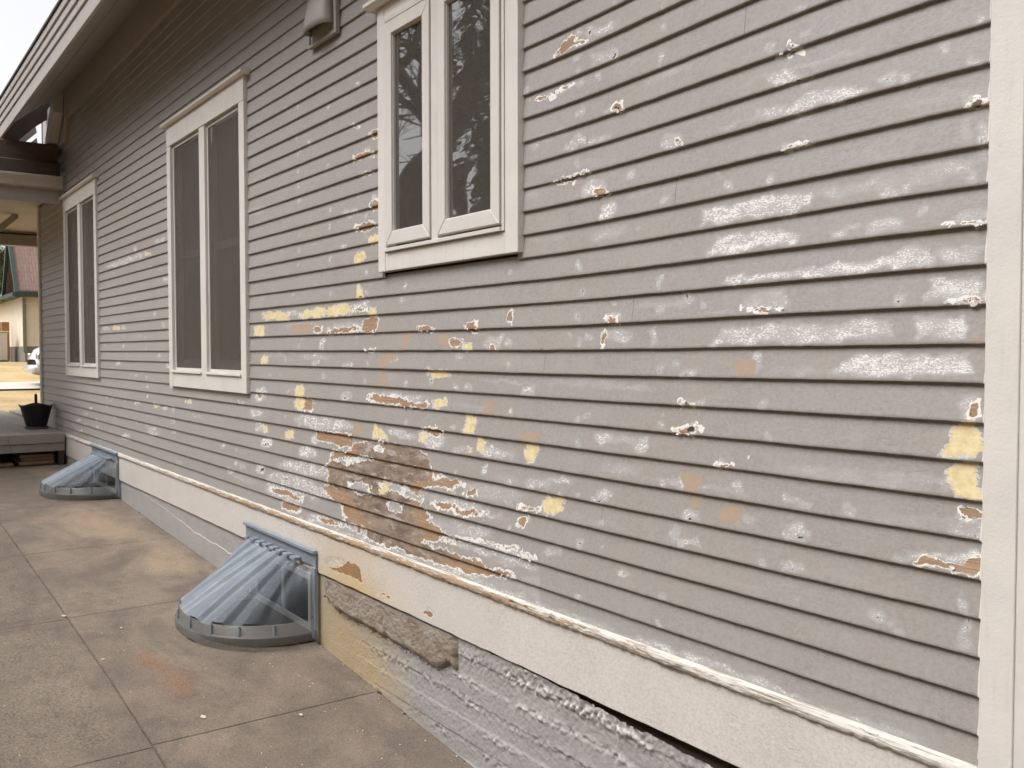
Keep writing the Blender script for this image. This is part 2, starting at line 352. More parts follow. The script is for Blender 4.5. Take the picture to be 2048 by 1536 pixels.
def cover_mat(name='cloudy_blue_plastic', ca=(0.24, 0.29, 0.35), cb=(0.35, 0.40, 0.455)):
    t = NT(name); o = t.obj()
    n = t.noise(o, 5, 5, 0.65); s = t.noise(o, 1, 4, 0.7, sc3=(30,30,6))
    c = t.mix(n, ca, cb)
    c = t.mix(t.m_('MULTIPLY', t.ramp(s, 0.5, 0.8), 0.3), c, (0.36, 0.33, 0.29))
    pr = t.n('BsdfPrincipled', {'Base Color': c, 'Roughness': 0.42, 'IOR': 1.45, 'Coat Weight': 0.1, 'Coat Roughness': 0.25,
             'Normal': t.bump(t.noise(o, 40, 3), 0.001, 0.5)})
    tr = t.n('BsdfTransparent', {'Color': (0.74, 0.78, 0.80)})
    fac = t.m_('ADD', t.attr('milk'), t.m_('MULTIPLY', t.m_('SUBTRACT', n, 0.5), 0.2), clamp=True)
    mx = t.n('MixShader', {0: fac, 1: tr.outputs[0], 2: pr.outputs[0]})
    t.t.links.new(mx.outputs[0], t.out.inputs[0]); return t.m
COVER = cover_mat(); COVER_RIM = cover_mat('dirty_grey_plastic', (0.17, 0.165, 0.15), (0.29, 0.29, 0.28))
def glass_mat(name, wav, base, strength=0.35):
    t = NT(name); o = t.obj()
    n = t.noise(o, 1.0, 2, 0.5, sc3=wav)
    return t.done(base, 0.02, t.bump(n, 0.02, strength), IOR=2.3)
GLASS_A = glass_mat('window_glass', (2.5,2.5,1.2), (0.075, 0.069, 0.06), 0.03)
GLASS_B = glass_mat('wavy_window_glass', (3.0,3.0,9.0), (0.075, 0.069, 0.06), 0.09)
def screen_mat():
    t = NT('insect_screen'); o = t.obj()
    pr = t.n('BsdfPrincipled', {'Base Color': t.mix(t.noise(o, 3, 4), (0.088, 0.074, 0.06), (0.12, 0.103, 0.086)), 'Roughness': 0.7})
    tr = t.n('BsdfTransparent', {'Color': (1, 1, 1, 1)})
    mx = t.n('MixShader', {0: 0.62, 1: tr.outputs[0], 2: pr.outputs[0]})
    t.t.links.new(mx.outputs[0], t.out.inputs[0]); return t.m
SCREEN = screen_mat()
DARKGLASS = simple('dark_sash_glass', (0.03, 0.028, 0.026), 0.12, 0.1)
ROOM = simple('dim_room', (0.06, 0.05, 0.045), 0.9, 0.2)
CURTAIN = simple('curtain', (0.30, 0.27, 0.24), 0.9, 0.15, 8)
# ------------------------------------------------------------------ ground
GX = np.array([-400,-34,-14,-11.5,-9.11,-6.353,-4.661,-3.519,-3.118,0,6,400]); GZ = np.array([1.25,1.25,.29,.265,.191,.068,-.023,-.120,-.150,-.30,-.45,-.45])
def zg(X): return np.interp(X, GX, GZ)
xs = np.unique(np.concatenate([np.linspace(-400,-60,18), np.linspace(-60,-10,101), np.linspace(-10,12,60), np.linspace(12,400,16)]))
ys = np.unique(np.concatenate([np.linspace(-400,-14,18), np.linspace(-14,14,57), np.linspace(14,400,18)]))
XX, YY = np.meshgrid(xs, ys)
ZZ = zg(XX)-0.035 + 0.03*(fbm(XX*.7, YY*.7, 3, 3)-.5)*(YY < -2.6)
ground = link('ground', grid_mesh('ground', np.stack([XX, YY, ZZ], -1).reshape(-1,3), len(ys), len(xs), smooth=True), LAWN)
tag(ground, kind='structure')
# pale road across the lawn beyond the porch
RX = np.linspace(-25.2, -23.2, 9); RY = np.linspace(-60, 60, 41); RXX, RYY = np.meshgrid(RX, RY)
road = link('road', grid_mesh('road', np.stack([RXX, RYY, zg(RXX)+0.004], -1).reshape(-1,3), len(RY), len(RX), smooth=True), ROADM)
tag(road, kind='structure')
# walkway: dirt bed with slabs lying in it
bx = np.linspace(-11.9, 3.2, 80); by = np.linspace(-2.25, 0.0, 6); BX, BY = np.meshgrid(bx, by)
walk = link('sidewalk', grid_mesh('sidewalk', np.stack([BX, BY, zg(BX)-0.016], -1).reshape(-1,3), len(by), len(bx)), DIRT)
tag(walk, kind='structure')
def slab(x0, x1, y0, y1, rough, seed):
    dx = 0.02; nx = max(2, int((x1-x0)/dx)); ny = max(2, int((y1-y0)/dx))
    gx = np.linspace(x0+.0042, x1-.0042, nx); gy = np.linspace(y0+.0042, y1-.0042, ny)
    gx = np.concatenate([[gx[0]], [gx[0]], gx+0, [gx[-1]], [gx[-1]]]); gy = np.concatenate([[gy[0]], [gy[0]], gy, [gy[-1]], [gy[-1]]])
    X, Y = np.meshgrid(gx, gy); nr, nc = X.shape
    ii, jj = np.meshgrid(np.arange(nr), np.arange(nc), indexing='ij')
    skirt = (ii == 0) | (jj == 0) | (ii == nr-1) | (jj == nc-1)
    rimr = (ii <= 2) | (jj <= 2) | (ii >= nr-3) | (jj >= nc-3)
    dE = np.minimum(np.minimum(X-x0, x1-X), np.minimum(Y-y0, y1-Y))
    jit = (fbm(X*18, Y*18, 3, seed)-.5)*.005*(dE < .03)
    za, zb = zg(x0), zg(x1)
    Z = zg(X) + (fbm(X*2.5, Y*2.5, 3, 105)-.5)*.006 + (fbm(X*30, Y*30, 2, 106)-.5)*(.002+.002*rough)*sstep(.01, .06, dE)
    Z = Z - 0.003*np.clip(1-dE/.012, 0, 1)
    Z = np.where(skirt, zg(X)-0.05, Z)
    X2 = X+np.where(rimr | skirt, jit, 0); Y2 = Y+np.where(rimr | skirt, jit, 0)
    Y2 = np.where((Y > -.02), Y, Y2)
    inner = sstep(.09, .11, dE + (fbm(X*9, Y*9, 2, seed)-.5)*.01)
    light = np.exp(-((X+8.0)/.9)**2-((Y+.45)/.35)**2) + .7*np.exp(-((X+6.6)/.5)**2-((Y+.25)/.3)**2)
    # pale mineral ring on the ground in front of the near cover
    rr = np.hypot((X+5.17)/.66, (Y+.0)/.66); light = light + .35*np.exp(-((rr-1.0)/.08)**2)*(Y < -.2)
    rust = np.exp(-((X+4.9)/.16)**2-((Y+.87)/.10)**2) + np.exp(-((X+4.55)/.22)**2-((Y+.82)/.10)**2)
    me = grid_mesh('concrete_slab', np.stack([X2, Y2, Z], -1).reshape(-1,3), nr, nc,
                   dict(rough=rough*inner, rust=rust, light=light, edge=np.clip(1-dE/.022, 0, 1)))
    return link('concrete_slab', me, SLAB, walk)
JX = [-11.85, -10.75, -9.08, -7.38, -5.77, -3.98, -2.3, -0.6, 1.2, 3.1]
for i in range(len(JX)-1):
    slab(JX[i], JX[i+1], -1.075, -0.012, 0.12, 100+i)
    slab(JX[i]+(.02 if i else 0), JX[i+1]+.02, -2.2, -1.075, 0.9, 200+i)
# ------------------------------------------------------------------ house
house = empty('house', (-6, 0, 0.2), 'old bungalow wall of peeling grey clapboards on a painted concrete foundation', 'house')
HP = Matrix.Translation((-6, 0, 0.2)).inverted()
def hs(o):              # parent to the house, keeping world coordinates
    o.parent = house; o.matrix_parent_inverse = HP; return o
XL, XR = -13.2, -1.047
WIN = [(-11.50,-9.86,1.30,3.28), (-7.375,-5.685,1.30,3.28), (-3.905,-2.796,1.937,3.155)]
# --- paint damage: every patch read off the photograph, then laid on the boards in metres
PATCH = []
def Pt(o, kind, cx, cy, a, b, s=0.0, amt=1.0, yy=-0.015):
    q = lambda x, y: np.array(on_wall(o[0]+x/o[2], o[1]+y/o[2], yy))
    c = q(cx, cy); e1 = (q(cx+a, cy+a*s)-q(cx-a, cy-a*s))/2; e2 = (q(cx, cy+b)-q(cx, cy-b))/2
    A = np.linalg.inv(np.stack([e1, e2], 1)); ext = np.abs(e1)+np.abs(e2)+.035
    PATCH.append((kind, 'e', c, A, min(np.hypot(*e1), np.hypot(*e2)), amt, c-ext, c+ext))
def Pg(o, kind, pts, amt=1.0, yy=-0.015):
    v = np.array([on_wall(o[0]+x/o[2], o[1]+y/o[2], yy) for x, y in pts])
    PATCH.append((kind, 'p', v, None, None, amt, v.min(0)-.035, v.max(0)+.035))
def poly_sdf(v, X, Z):
    d = np.full(X.shape, 1e9); ins = np.zeros(X.shape, bool); n = len(v)
    for i in range(n):
        a = v[i]; b = v[(i+1) % n]; e = b-a; wx = X-a[0]; wz = Z-a[1]
        t = np.clip((wx*e[0]+wz*e[1])/(e@e+1e-12), 0, 1)
        d = np.minimum(d, (wx-t*e[0])**2+(wz-t*e[1])**2)
        c = (a[1] > Z) != (b[1] > Z)
        ins ^= c & (X < (b[0]-a[0])*(Z-a[1])/(b[1]-a[1]+1e-12)+a[0])
    return np.where(ins, 1, -1)*np.sqrt(d)
FIELDS = ('wood','yellow','tan','scr','grey','keep','hole','rimoff')
def fields(X, Z, jx=0.0):
    out = {k: np.full(X.shape, -.03) for k in ('wood','yellow','tan','keep','hole')}
    out.update({k: np.zeros(X.shape) for k in ('scr','grey','rimoff')})
    X = X+.050*(fbm(X*14, Z*22, 3, 91)-.5)+.018*(fbm(X*45, Z*60, 2, 92)-.5); Z = Z+.030*(fbm(X*16, Z*20, 3, 93)-.5)+.014*(fbm(X*50, Z*50, 2, 94)-.5)
    lo = np.array([X.min(), Z.min()]); hi = np.array([X.max(), Z.max()])
    for kind, form, c, A, r, amt, blo, bhi in PATCH:
        if (bhi < lo).any() or (blo > hi).any(): continue
        m = (X > blo[0]) & (X < bhi[0]) & (Z > blo[1]) & (Z < bhi[1])
        if not m.any(): continue
        x = X[m]; z = Z[m]
        if jx and form == 'p' and amt > 1.1: x = x-jx-.06*(fbm(z*9, x*3, 2, 97)-.5)
        if form == 'e':
            q0 = A[0,0]*(x-c[0])+A[0,1]*(z-c[1]); q1 = A[1,0]*(x-c[0])+A[1,1]*(z-c[1])
            d = (1-(np.abs(q0)**2.6+np.abs(q1)**2.6)**(1/2.6))*r
        else: d = poly_sdf(c, x, z)
        if kind in ('scr', 'grey', 'rimoff'):
            out[kind][m] = np.maximum(out[kind][m], amt*sstep(-.006, .012, d) if kind == 'scr' else amt*sstep(-.02, .02, d))
        else:
            out[kind][m] = np.maximum(out[kind][m], np.clip(d, -.03, .03))
            if kind == 'hole': out['scr'][m] = np.maximum(out['scr'][m], .75*sstep(-.022, -.004, d))
    out['wood'] = np.minimum(out['wood'], np.maximum(-out['keep'], -.03))
    return out
A=(500,580,3.413); B=(500,820,2.926); Cc=(860,1100,3.413); D=(1400,1100,3.16); E_=(1600,600,3.071); Fz=(1040,0,3.413)
G=(1500,0,3.657); H=(1340,360,2.893); I=(1080,600,3.071); J=(320,0,4.0); K=(190,380,4.043); Lz=(120,720,4.518)
def L(o, kind, *rows):
    for r in rows: Pt(o, kind, *r)
# boards between the tall window and the casement, and the weathered patch
L(A,'yellow',(180,178,88,28),(430,158,90,30,-.1),(600,138,90,34,-.1),(838,150,26,34),(65,280,34,38),(100,480,20,26),(1490,390,28,30),(1285,572,66,26),(1300,770,40,32),(340,695,28,48),(340,768,32,42),(1190,1012,24,26),(1510,890,32,38),(1505,955,34,28),(1575,1050,30,46),(1925,1112,46,54),(740,10,14,40),(1500,1102,16,12),(268,985,26,28),(105,950,14,22))
Pg(A,'yellow',[(850,925),(960,1025),(838,1018),(835,965)])
L(A,'wood',(810,250,48,44),(640,275,95,14,-.12),(465,275,26,24),(1205,270,46,22),(1510,252,34,26),(1780,187,15,40),(1405,362,36,30),(1672,385,17,26),(935,745,130,26,.1),(1070,768,80,20,.15),(1178,785,38,18),(395,785,38,42),(1250,968,54,18),(825,408,16,8),(65,718,16,14),(745,140,40,10))
L(A,'tan',(355,265,86,34),(1330,345,48,50),(1060,345,26,48,.0),(955,455,40,30),(915,500,44,42),(905,615,28,38),(1635,800,40,48),(735,945,38,50),(1910,990,70,42))
L(A,'scr',(750,115,75,24,-.1,.9),(300,165,60,20,0,.8),(640,255,150,34,-.1,.75),(495,375,24,38,0,1),(240,470,7,32,0,.9),(455,498,26,16,0,1),(665,508,26,13,0,1),(1670,360,70,56,0,.75),(1740,622,215,13,.06,1),(1495,670,30,13,0,.9),(1900,690,52,36,0,.9),(1020,722,215,26,.1,.9),(655,730,40,40,0,.85),(270,690,28,18,0,.9),(80,690,42,30,0,.9),(70,735,40,30,0,.8),(490,905,215,50,.12,.85),(1040,985,120,34,.2,.85),(1270,1045,85,46,.1,.9),(1680,1110,120,40,.1,.85),(50,840,46,30,0,.9),(60,930,28,46,0,.85),(115,1040,44,38,0,1),(440,1010,32,40,0,1),(390,1105,70,46,.1,.9),(1430,1085,58,28,0,.75),(1600,1215,24,40,0,.8),(1960,1320,100,44,.1,.75),(350,1215,180,40,.15,.9),(205,1290,100,40,.2,.8),(1240,1010,110,60,.2,.7),(960,590,60,40,0,.3),(1800,500,240,40,0,.3))
L(A,'hole',(755,45,12,6),(1480,395,6,4),(660,740,16,5),(1905,705,22,6),(665,510,14,4),(455,500,12,4),(1495,672,10,3),(115,1052,14,6),(495,395,8,6),(950,475,4,3))
Pg(B,'wood',[(385,120),(600,150),(595,205),(540,215),(430,180),(390,165)])
L(B,'wood',(690,225,105,34,.1),(880,262,118,52,.25),(1010,420,60,24,.2),(1120,432,72,16,.15),(500,345,46,46,.1),(560,285,80,36,.1),(700,320,160,34,.15),(900,370,135,60,.2),(690,380,180,40,.2),(520,440,72,44,.2),(660,460,130,46,.2),(620,520,110,36,.25),(760,520,110,46,.25),(870,560,120,60,.3),(600,590,66,38,.25),(960,600,90,60,.3),(800,650,190,42,.28),(1000,700,120,46,.3),(1130,745,120,30,.3),(650,680,90,46,.3),(770,745,100,44,.3),(920,780,130,40,.3),(1060,840,150,44,.3),(1220,890,150,38,.28),(1380,945,150,18,.12),(1140,560,66,16,.2),(1270,600,70,16,.2),(1300,482,30,18),(1600,645,32,28),(1600,862,46,16),(1480,830,60,14,.2),(210,490,90,14,.3),(470,655,70,14,.25),(240,570,50,22,.2),(1170,420,70,16,.2),(1640,575,40,10,.2),(1400,790,150,12,.2))
Pg(B,'wood',[(600,185),(780,195),(920,220),(1000,265),(1030,320),(1020,390),(1060,425),(980,440),(960,470),(1000,520),(960,560),(1000,600),(1060,660),(1200,740),(1170,780),(1030,760),(960,800),(1100,840),(1300,880),(1530,960),(1300,965),(1150,900),(1000,860),(760,760),(700,700),(560,600),(540,560),(450,480),(450,420),(470,350),(480,290),(540,240)],1.2)
Pg(B,'grey',[(620,195),(780,200),(920,225),(990,270),(1015,330),(1000,400),(900,420),(920,500),(930,600),(1000,680),(960,720),(1000,830),(900,810),(760,740),(720,640),(640,560),(560,470),(480,400),(500,320),(600,250)],1.2)
L(B,'keep',(635,287,80,16,.08),(758,226,24,20),(655,475,50,22,.2),(600,690,22,32,.2),(664,712,24,26,.2),(520,655,36,16,.2),(960,500,90,20,.2),(640,440,66,24,.2),(830,448,90,24,.2),(850,568,52,32,.2),(1080,610,60,24,.25),(540,300,50,14,.1),(420,410,46,28,.2),(1360,812,270,38,.25),(1190,665,130,34,.25))
L(B,'grey',(880,300,160,90,.2),(640,340,160,60,.2),(560,420,120,60,.2),(700,430,140,60,.2),(840,560,120,60,.2),(820,660,180,50,.28),(900,780,180,44,.3),(1050,830,120,40,.3),(760,760,90,40,.3))
L(B,'scr',(640,440,80,28,.2,.55),(830,450,100,28,.2,.55),(850,568,60,36,.2,.5),(640,287,90,22,.08,1),(758,226,30,26,0,1),(330,340,140,44,.15,.8),(250,400,140,30,.2,.8),(340,470,140,46,.25,.85),(190,480,110,46,.25,.8),(60,345,30,28,0,1),(150,430,62,42,.1,.8),(250,560,60,56,.2,.8),(390,635,70,34,.2,.8),(1380,815,290,48,.25,.8),(1280,700,150,44,.25,.75),(1100,690,170,60,.3,.6),(1000,480,190,50,.2,.5),(1370,340,26,40,0,.9),(1790,405,130,12,-.08,1),(1680,440,80,30,-.2,.8),(1240,560,130,40,.2,.85),(1400,610,120,20,.15,.8),(1600,645,50,40,0,.9),(1420,480,200,60,.2,.55),(1400,790,200,24,.2,.7),(1770,830,60,40,-.2,.75),(1550,900,150,24,.1,.8),(1450,1000,240,30,.2,.5),(1640,1040,60,90,0,.5),(1230,950,180,26,.25,.9),(640,690,90,50,.2,.9))
L(B,'yellow',(790,440,14,42),(770,470,20,18),(1772,552,56,52))
L(B,'hole',(1385,600,5,4),(240,560,10,5),(70,345,8,8),(210,400,10,4),(350,470,10,4))
# right-hand boards
for pts, am in (([(165,275),(175,168),(300,140),(560,90),(760,52),(835,70),(830,150),(500,235),(250,270)],1.0),([(195,455),(290,325),(560,295),(772,300),(742,375),(500,415)],1.0),([(300,605),(340,555),(680,508),(960,455),(1250,448),(1400,385),(1460,395),(1545,430),(1540,500),(1100,545),(650,585)],1.0),([(1455,555),(1812,545),(1812,695),(1690,705),(1480,712),(1515,630)],.95),([(205,970),(270,870),(480,830),(900,815),(1130,785),(1315,845),(1290,920),(700,955)],.85),([(1400,935),(1420,860),(1400,780),(1560,775),(1700,765),(1722,925),(1480,938)],.9),([(905,1115),(990,1075),(975,1030),(1120,1000),(1500,988),(1765,992),(1795,1135),(1200,1142)],1.0)): Pg(H,'scr',pts,am)
L(H,'scr',(960,95,110,36,-.1,.7),(1000,320,72,32,-.1,.9),(1080,265,75,16,-.1,.9),(1250,270,110,52,-.1,.8),(1740,210,76,66,-.1,.65),(1680,430,145,64,-.05,.75),(560,700,155,68,-.05,.6),(200,720,28,28,0,.9),(290,768,115,10,-.03,1),(1030,613,95,10,-.1,.9),(1350,585,120,10,-.03,.8),(1000,745,330,7,-.05,.8),(490,1050,50,72,0,.75),(95,1120,40,16,0,1),(750,1133,270,8,0,.9),(460,1195,20,20,0,.6),(1740,1255,60,16,0,.6),(700,200,60,40,-.15,.9))
L(H,'wood',(530,744,64,12,.05),(1760,256,56,6,-.1),(1760,690,60,8,-.05),(1785,700,30,14,-.2))
L(H,'tan',(430,1088,54,62),(1785,915,18,20)); L(H,'hole',(105,1122,14,5),(1270,100,12,6),(1535,850,6,14),(1785,675,30,3,-.3),(1800,188,18,3,-.2))
L(E_,'wood',(1092,688,34,46),(1030,1310,40,36,.1),(1080,1300,24,18)); L(E_,'hole',(1068,714,13,9),(985,1128,7,4),(1060,945,5,5),(980,955,16,3),(1030,1415,30,8,.1))
L(E_,'scr',(1045,655,75,66,0,.75),(862,1142,40,38,0,.8),(1000,1420,125,44,.1,.8),(1085,1390,30,70,0,.9),(1010,1270,60,14,.2,1),(1020,1350,80,30,.2,.9),(720,1525,80,16,.1,.6))
Pg(E_,'yellow',[(900,862),(950,795),(1118,762),(1118,972),(960,962),(900,946)]); Pg(E_,'yellow',[(908,1062),(1000,1010),(1112,1020),(1110,1205),(950,1182),(908,1130)])
Pg(D,'wood',[(1325,55),(1385,8),(1480,45),(1640,88),(1690,45),(1768,70),(1768,160),(1560,118)]); Pg(D,'scr',[(1255,60),(1290,-20),(1500,-20),(1770,0),(1770,70),(1640,90),(1400,30)],.9); Pg(D,'rimoff',[(1330,70),(1765,170),(1765,130),(1500,90)])
L(D,'scr',(590,80,40,34,0,1),(610,330,30,14,0,1),(480,235,110,16,-.3,.7),(590,235,50,16,.5,.7),(1660,300,14,60,0,.7),(1390,210,40,14,.4,.6)); L(D,'hole',(600,105,12,4),(1675,598,9,6),(1655,425,4,30),(1695,108,14,8))
L(G,'scr',(370,90,64,44,-.2,.75),(350,360,64,40,-.2,.85),(150,375,200,12,-.12,.7),(620,232,44,32,-.2,.8),(240,580,112,72,-.2,.9),(1350,548,370,9,-.19,.95),(1660,450,76,46,-.2,.85),(1690,150,62,44,-.2,.8),(1580,700,44,76,-.2,.75),(1600,950,64,100,0,.5),(1580,1290,66,62,0,.5),(440,1040,86,14,-.15,.9),(1620,200,110,10,-.25,.9),(400,220,50,30,-.3,.7))
Pg(G,'scr',[(265,850),(290,775),(400,680),(700,605),(930,655),(700,745),(400,838)],1.0); Pg(G,'scr',[(0,930),(20,800),(290,740),(280,850)],.6)
L(G,'wood',(338,322,22,12,-.2),(1690,748,52,34,-.2),(370,1056,46,12,-.2),(320,385,26,10,-.2)); L(G,'grey',(1690,748,60,44)); L(G,'hole',(1665,740,18,14),(1590,1245,12,8),(1635,1320,8,8),(1030,1448,14,7),(345,600,30,5,-.2),(370,820,24,6,-.2),(1372,340,8,8),(1735,1012,6,16))
Pg(Fz,'wood',[(248,378),(288,282),(368,240),(390,262),(345,300),(470,282),(415,328),(380,312),(300,362)])
L(Fz,'wood',(665,738,36,24),(1095,985,18,20),(330,1218,90,10,-.25),(546,1316,42,24,-.2),(1900,990,44,9,-.2),(170,650,60,9,-.3),(310,605,30,10,-.3),(1880,310,16,14))
L(Fz,'scr',(560,205,140,40,-.25,.85),(565,395,115,60,-.25,.5),(655,370,24,64,0,.9),(780,432,190,10,-.42,1),(300,612,210,24,-.3,.9),(970,400,18,72,0,.85),(600,775,32,34,0,.7),(1050,960,90,72,-.2,.6),(1000,990,44,40,-.2,.9),(1480,850,420,22,-.23,.6),(140,1270,90,10,-.28,1),(500,1290,110,64,-.2,.85),(612,1450,60,66,-.1,.9),(985,45,14,40,0,.8),(640,30,24,50,0,.6),(1590,370,80,10,-.2,.8),(500,1110,200,50,-.2,.35),(1500,1085,30,14,0,.9),(1880,520,50,10,-.2,.8),(300,1140,180,60,-.2,.3))
L(Fz,'hole',(645,385,8,16),(665,745,20,12),(350,1013,18,3,-.3),(412,966,16,3,-.3),(550,946,14,3,-.3),(1022,1015,10,10),(530,510,5,6),(1900,992,24,5),(540,372,10,4),(480,225,8,20))
L(I,'wood',(440,132,28,16),(380,226,14,38),(930,634,30,10),(915,802,52,15),(1130,1010,30,6),(1280,965,4,4)); L(I,'tan',(935,1115,64,58),(965,1240,28,42),(1175,1322,66,66))
L(I,'scr',(445,30,14,28,0,.9),(460,115,64,34,0,.8),(465,215,100,44,0,.8),(690,228,28,70,0,.8),(900,455,40,17,0,1),(930,628,38,20,0,.8),(400,850,62,46,0,.9),(620,892,42,52,0,.9),(500,870,170,36,0,.55),(500,1040,170,44,.05,.5),(935,1315,70,42,.1,.85),(390,1200,52,34,0,.9),(120,1105,115,22,.05,.85),(370,1355,30,28,0,.8),(830,1430,38,64,0,.6),(920,1488,46,28,.1,.95),(1580,1240,56,34,.2,.75),(1590,1395,76,54,.1,.75),(940,930,9,50,0,.7),(940,540,12,40,0,.4),(960,700,14,30,0,.5),(1020,1160,40,26,0,.9),(870,1120,20,40,0,.9),(1120,1110,10,60,0,.6),(1300,1340,60,50,0,.5),(1210,1370,30,26,0,.9),(100,1525,40,20,0,.7),(370,1525,24,16,0,.9),(700,700,40,20,0,.4))
L(I,'hole',(912,455,16,6),(932,630,22,5),(935,800,16,12),(935,1330,18,8),(375,1222,20,6),(920,1488,24,8),(1590,1440,34,8,.1),(1575,1235,26,5,.4),(1108,992,6,5)); Pt(I,'yellow',80,1252,62,54)
L(J,'wood',(1745,1066,48,34),(1625,1248,62,20,-.2),(1555,1008,18,13),(1670,1385,18,10)); L(J,'scr',(1660,1210,26,40,-.5,.9),(1555,985,26,20,0,.8),(1745,1030,60,20,-.2,.8),(1590,670,26,40,0,.7),(1005,875,18,24,0,.7),(990,380,12,40,0,.5),(990,530,30,14,-.5,.4))
Z1=(0,0,1.0)
L(Z1,'wood',(757,407,15,9,-.2),(733,453,18,7,-.2),(745,648,9,14),(607,805,10,14)); L(Z1,'yellow',(752,478,14,9,-.2),(720,516,10,11),(719,588,7,11)); L(Z1,'scr',(705,425,22,10,-.2,.9),(690,492,8,8,0,.8),(755,395,16,8,0,.8),(730,605,8,10,0,.8))
# far boards
L(K,'scr',(530,410,52,26,-.4,.8),(230,580,170,30,-.3,.8),(350,535,52,26,-.3,.85),(325,478,20,26,0,.9),(585,720,55,26,-.2,.8),(485,1000,18,20,0,.9),(95,1120,40,20,0,.8),(232,1110,26,22,0,.8),(190,1400,28,22,0,.9),(590,1420,28,28,0,.9),(410,1190,12,16,0,.9),(230,1262,9,22,0,.9),(415,1275,8,18,0,.9),(520,1345,26,20,0,.7),(230,1190,8,12,0,.8),(150,680,14,18,0,.5),(320,880,14,12,0,.6)); L(K,'yellow',(425,516,24,14),(172,1116,26,18))
L(Lz,'scr',*[(x,y,a,b,0,.9) for x,y,a,b in ((415,335,12,20),(475,345,9,16),(585,365,12,16),(690,390,30,26),(280,440,24,22),(420,415,12,20),(490,510,16,20),(230,485,34,14),(170,545,30,20),(335,545,14,20),(225,580,20,18),(340,610,16,20),(600,695,50,34),(830,630,46,36),(850,670,60,20),(785,150,12,20),(685,140,20,16),(790,240,16,20),(790,325,10,20),(945,440,30,26),(1020,440,14,34),(1020,555,16,24),(1020,645,20,18),(690,560,14,20),(790,510,8,12),(1470,770,18,22),(1540,1010,44,36),(1640,955,20,14),(1820,985,36,30),(1860,755,60,40),(1815,600,34,46),(1765,480,54,40),(1830,270,36,26),(1805,350,40,34),(1935,1140,54,46),(1965,1040,30,28),(1590,930,24,30),(170,640,60,14),(380,720,40,14),(1645,378,14,12),(1000,240,26,18))]); L(Lz,'yellow',(1160,375,22,14),(1855,625,16,26),(870,410,26,20)); L(Lz,'hole',*[(x,y,10,4) for x,y in ((1468,775),(1645,962),(1640,380),(1860,768),(690,400),(1020,560),(1020,652),(790,600))])
rp = random.Random(21)
for X_ in np.arange(-4.6, -1.1, .16):
    c = np.array([X_+rp.uniform(-.05,.05), .624+rp.uniform(0,.012)]); PATCH.append(('scr','e',c,np.diag([1/rp.uniform(.09,.16),1/rp.uniform(.010,.024)]),.014,rp.uniform(.65,.95),c-.2,c+.2))
for i in range(90):       # broad chalky wear along the boards
    X_ = -1.15-6.5*rp.random()**1.4; k = rp.randint(0, 22); c = np.array([X_, .694+.0888*k+rp.uniform(.015,.06)])
    PATCH.append(('scr','e',c,np.diag([1/rp.uniform(.06,.30),1/rp.uniform(.010,.030)]),.02,rp.uniform(.25,.62),c-.35,c+.35))
for i in range(150):      # scattered small nail marks and scuffs
    X = -1.2-10.5*rp.random()**1.3; k = rp.randint(0, 22); Zb = .694+.0888*k+.02+rp.random()*.04
    r = .004+.012*rp.random(); c = np.array([X, Zb]); ratio = 0.7+1.2*rp.random()
    PATCH.append(('scr','e',c,np.diag([1/(r*ratio),1/r]),r,.45+.4*rp.random(),c-.05,c+.05))
    if rp.random() < .3: PATCH.append(('hole','e',c,np.diag([1/(.005),1/.003]),.003,1,c-.05,c+.05))
for k in range(-1, 26):     # nail heads at the stud lines
    for X_ in np.arange(-4.9, -1.1, .405):
        if rp.random() < .45: c = np.array([X_+rp.gauss(0,.008), .694+.0888*k+.016+rp.gauss(0,.003)]); PATCH.append(('hole','e',c,np.diag([1/.0035,1/.003]),.003,1,c-.05,c+.05))
def zc(k, X):
    t = sstep(0, 1, (-1.07-X)/1.6)
    return .694+.0888*k - .0888*.032*np.maximum(0, k-6)*t
def cols(x0, x1, fine):
    out = [x0]; x = x0
    while x < x1:
        ax = abs(x); s = max(.005, .00032*ax*ax) if fine else .12
        x += s; out.append(min(x, x1))
    if len(out) > 2 and out[-1]-out[-2] < .002: out.pop(-2)
    return np.array(out)
BUTT = .0112
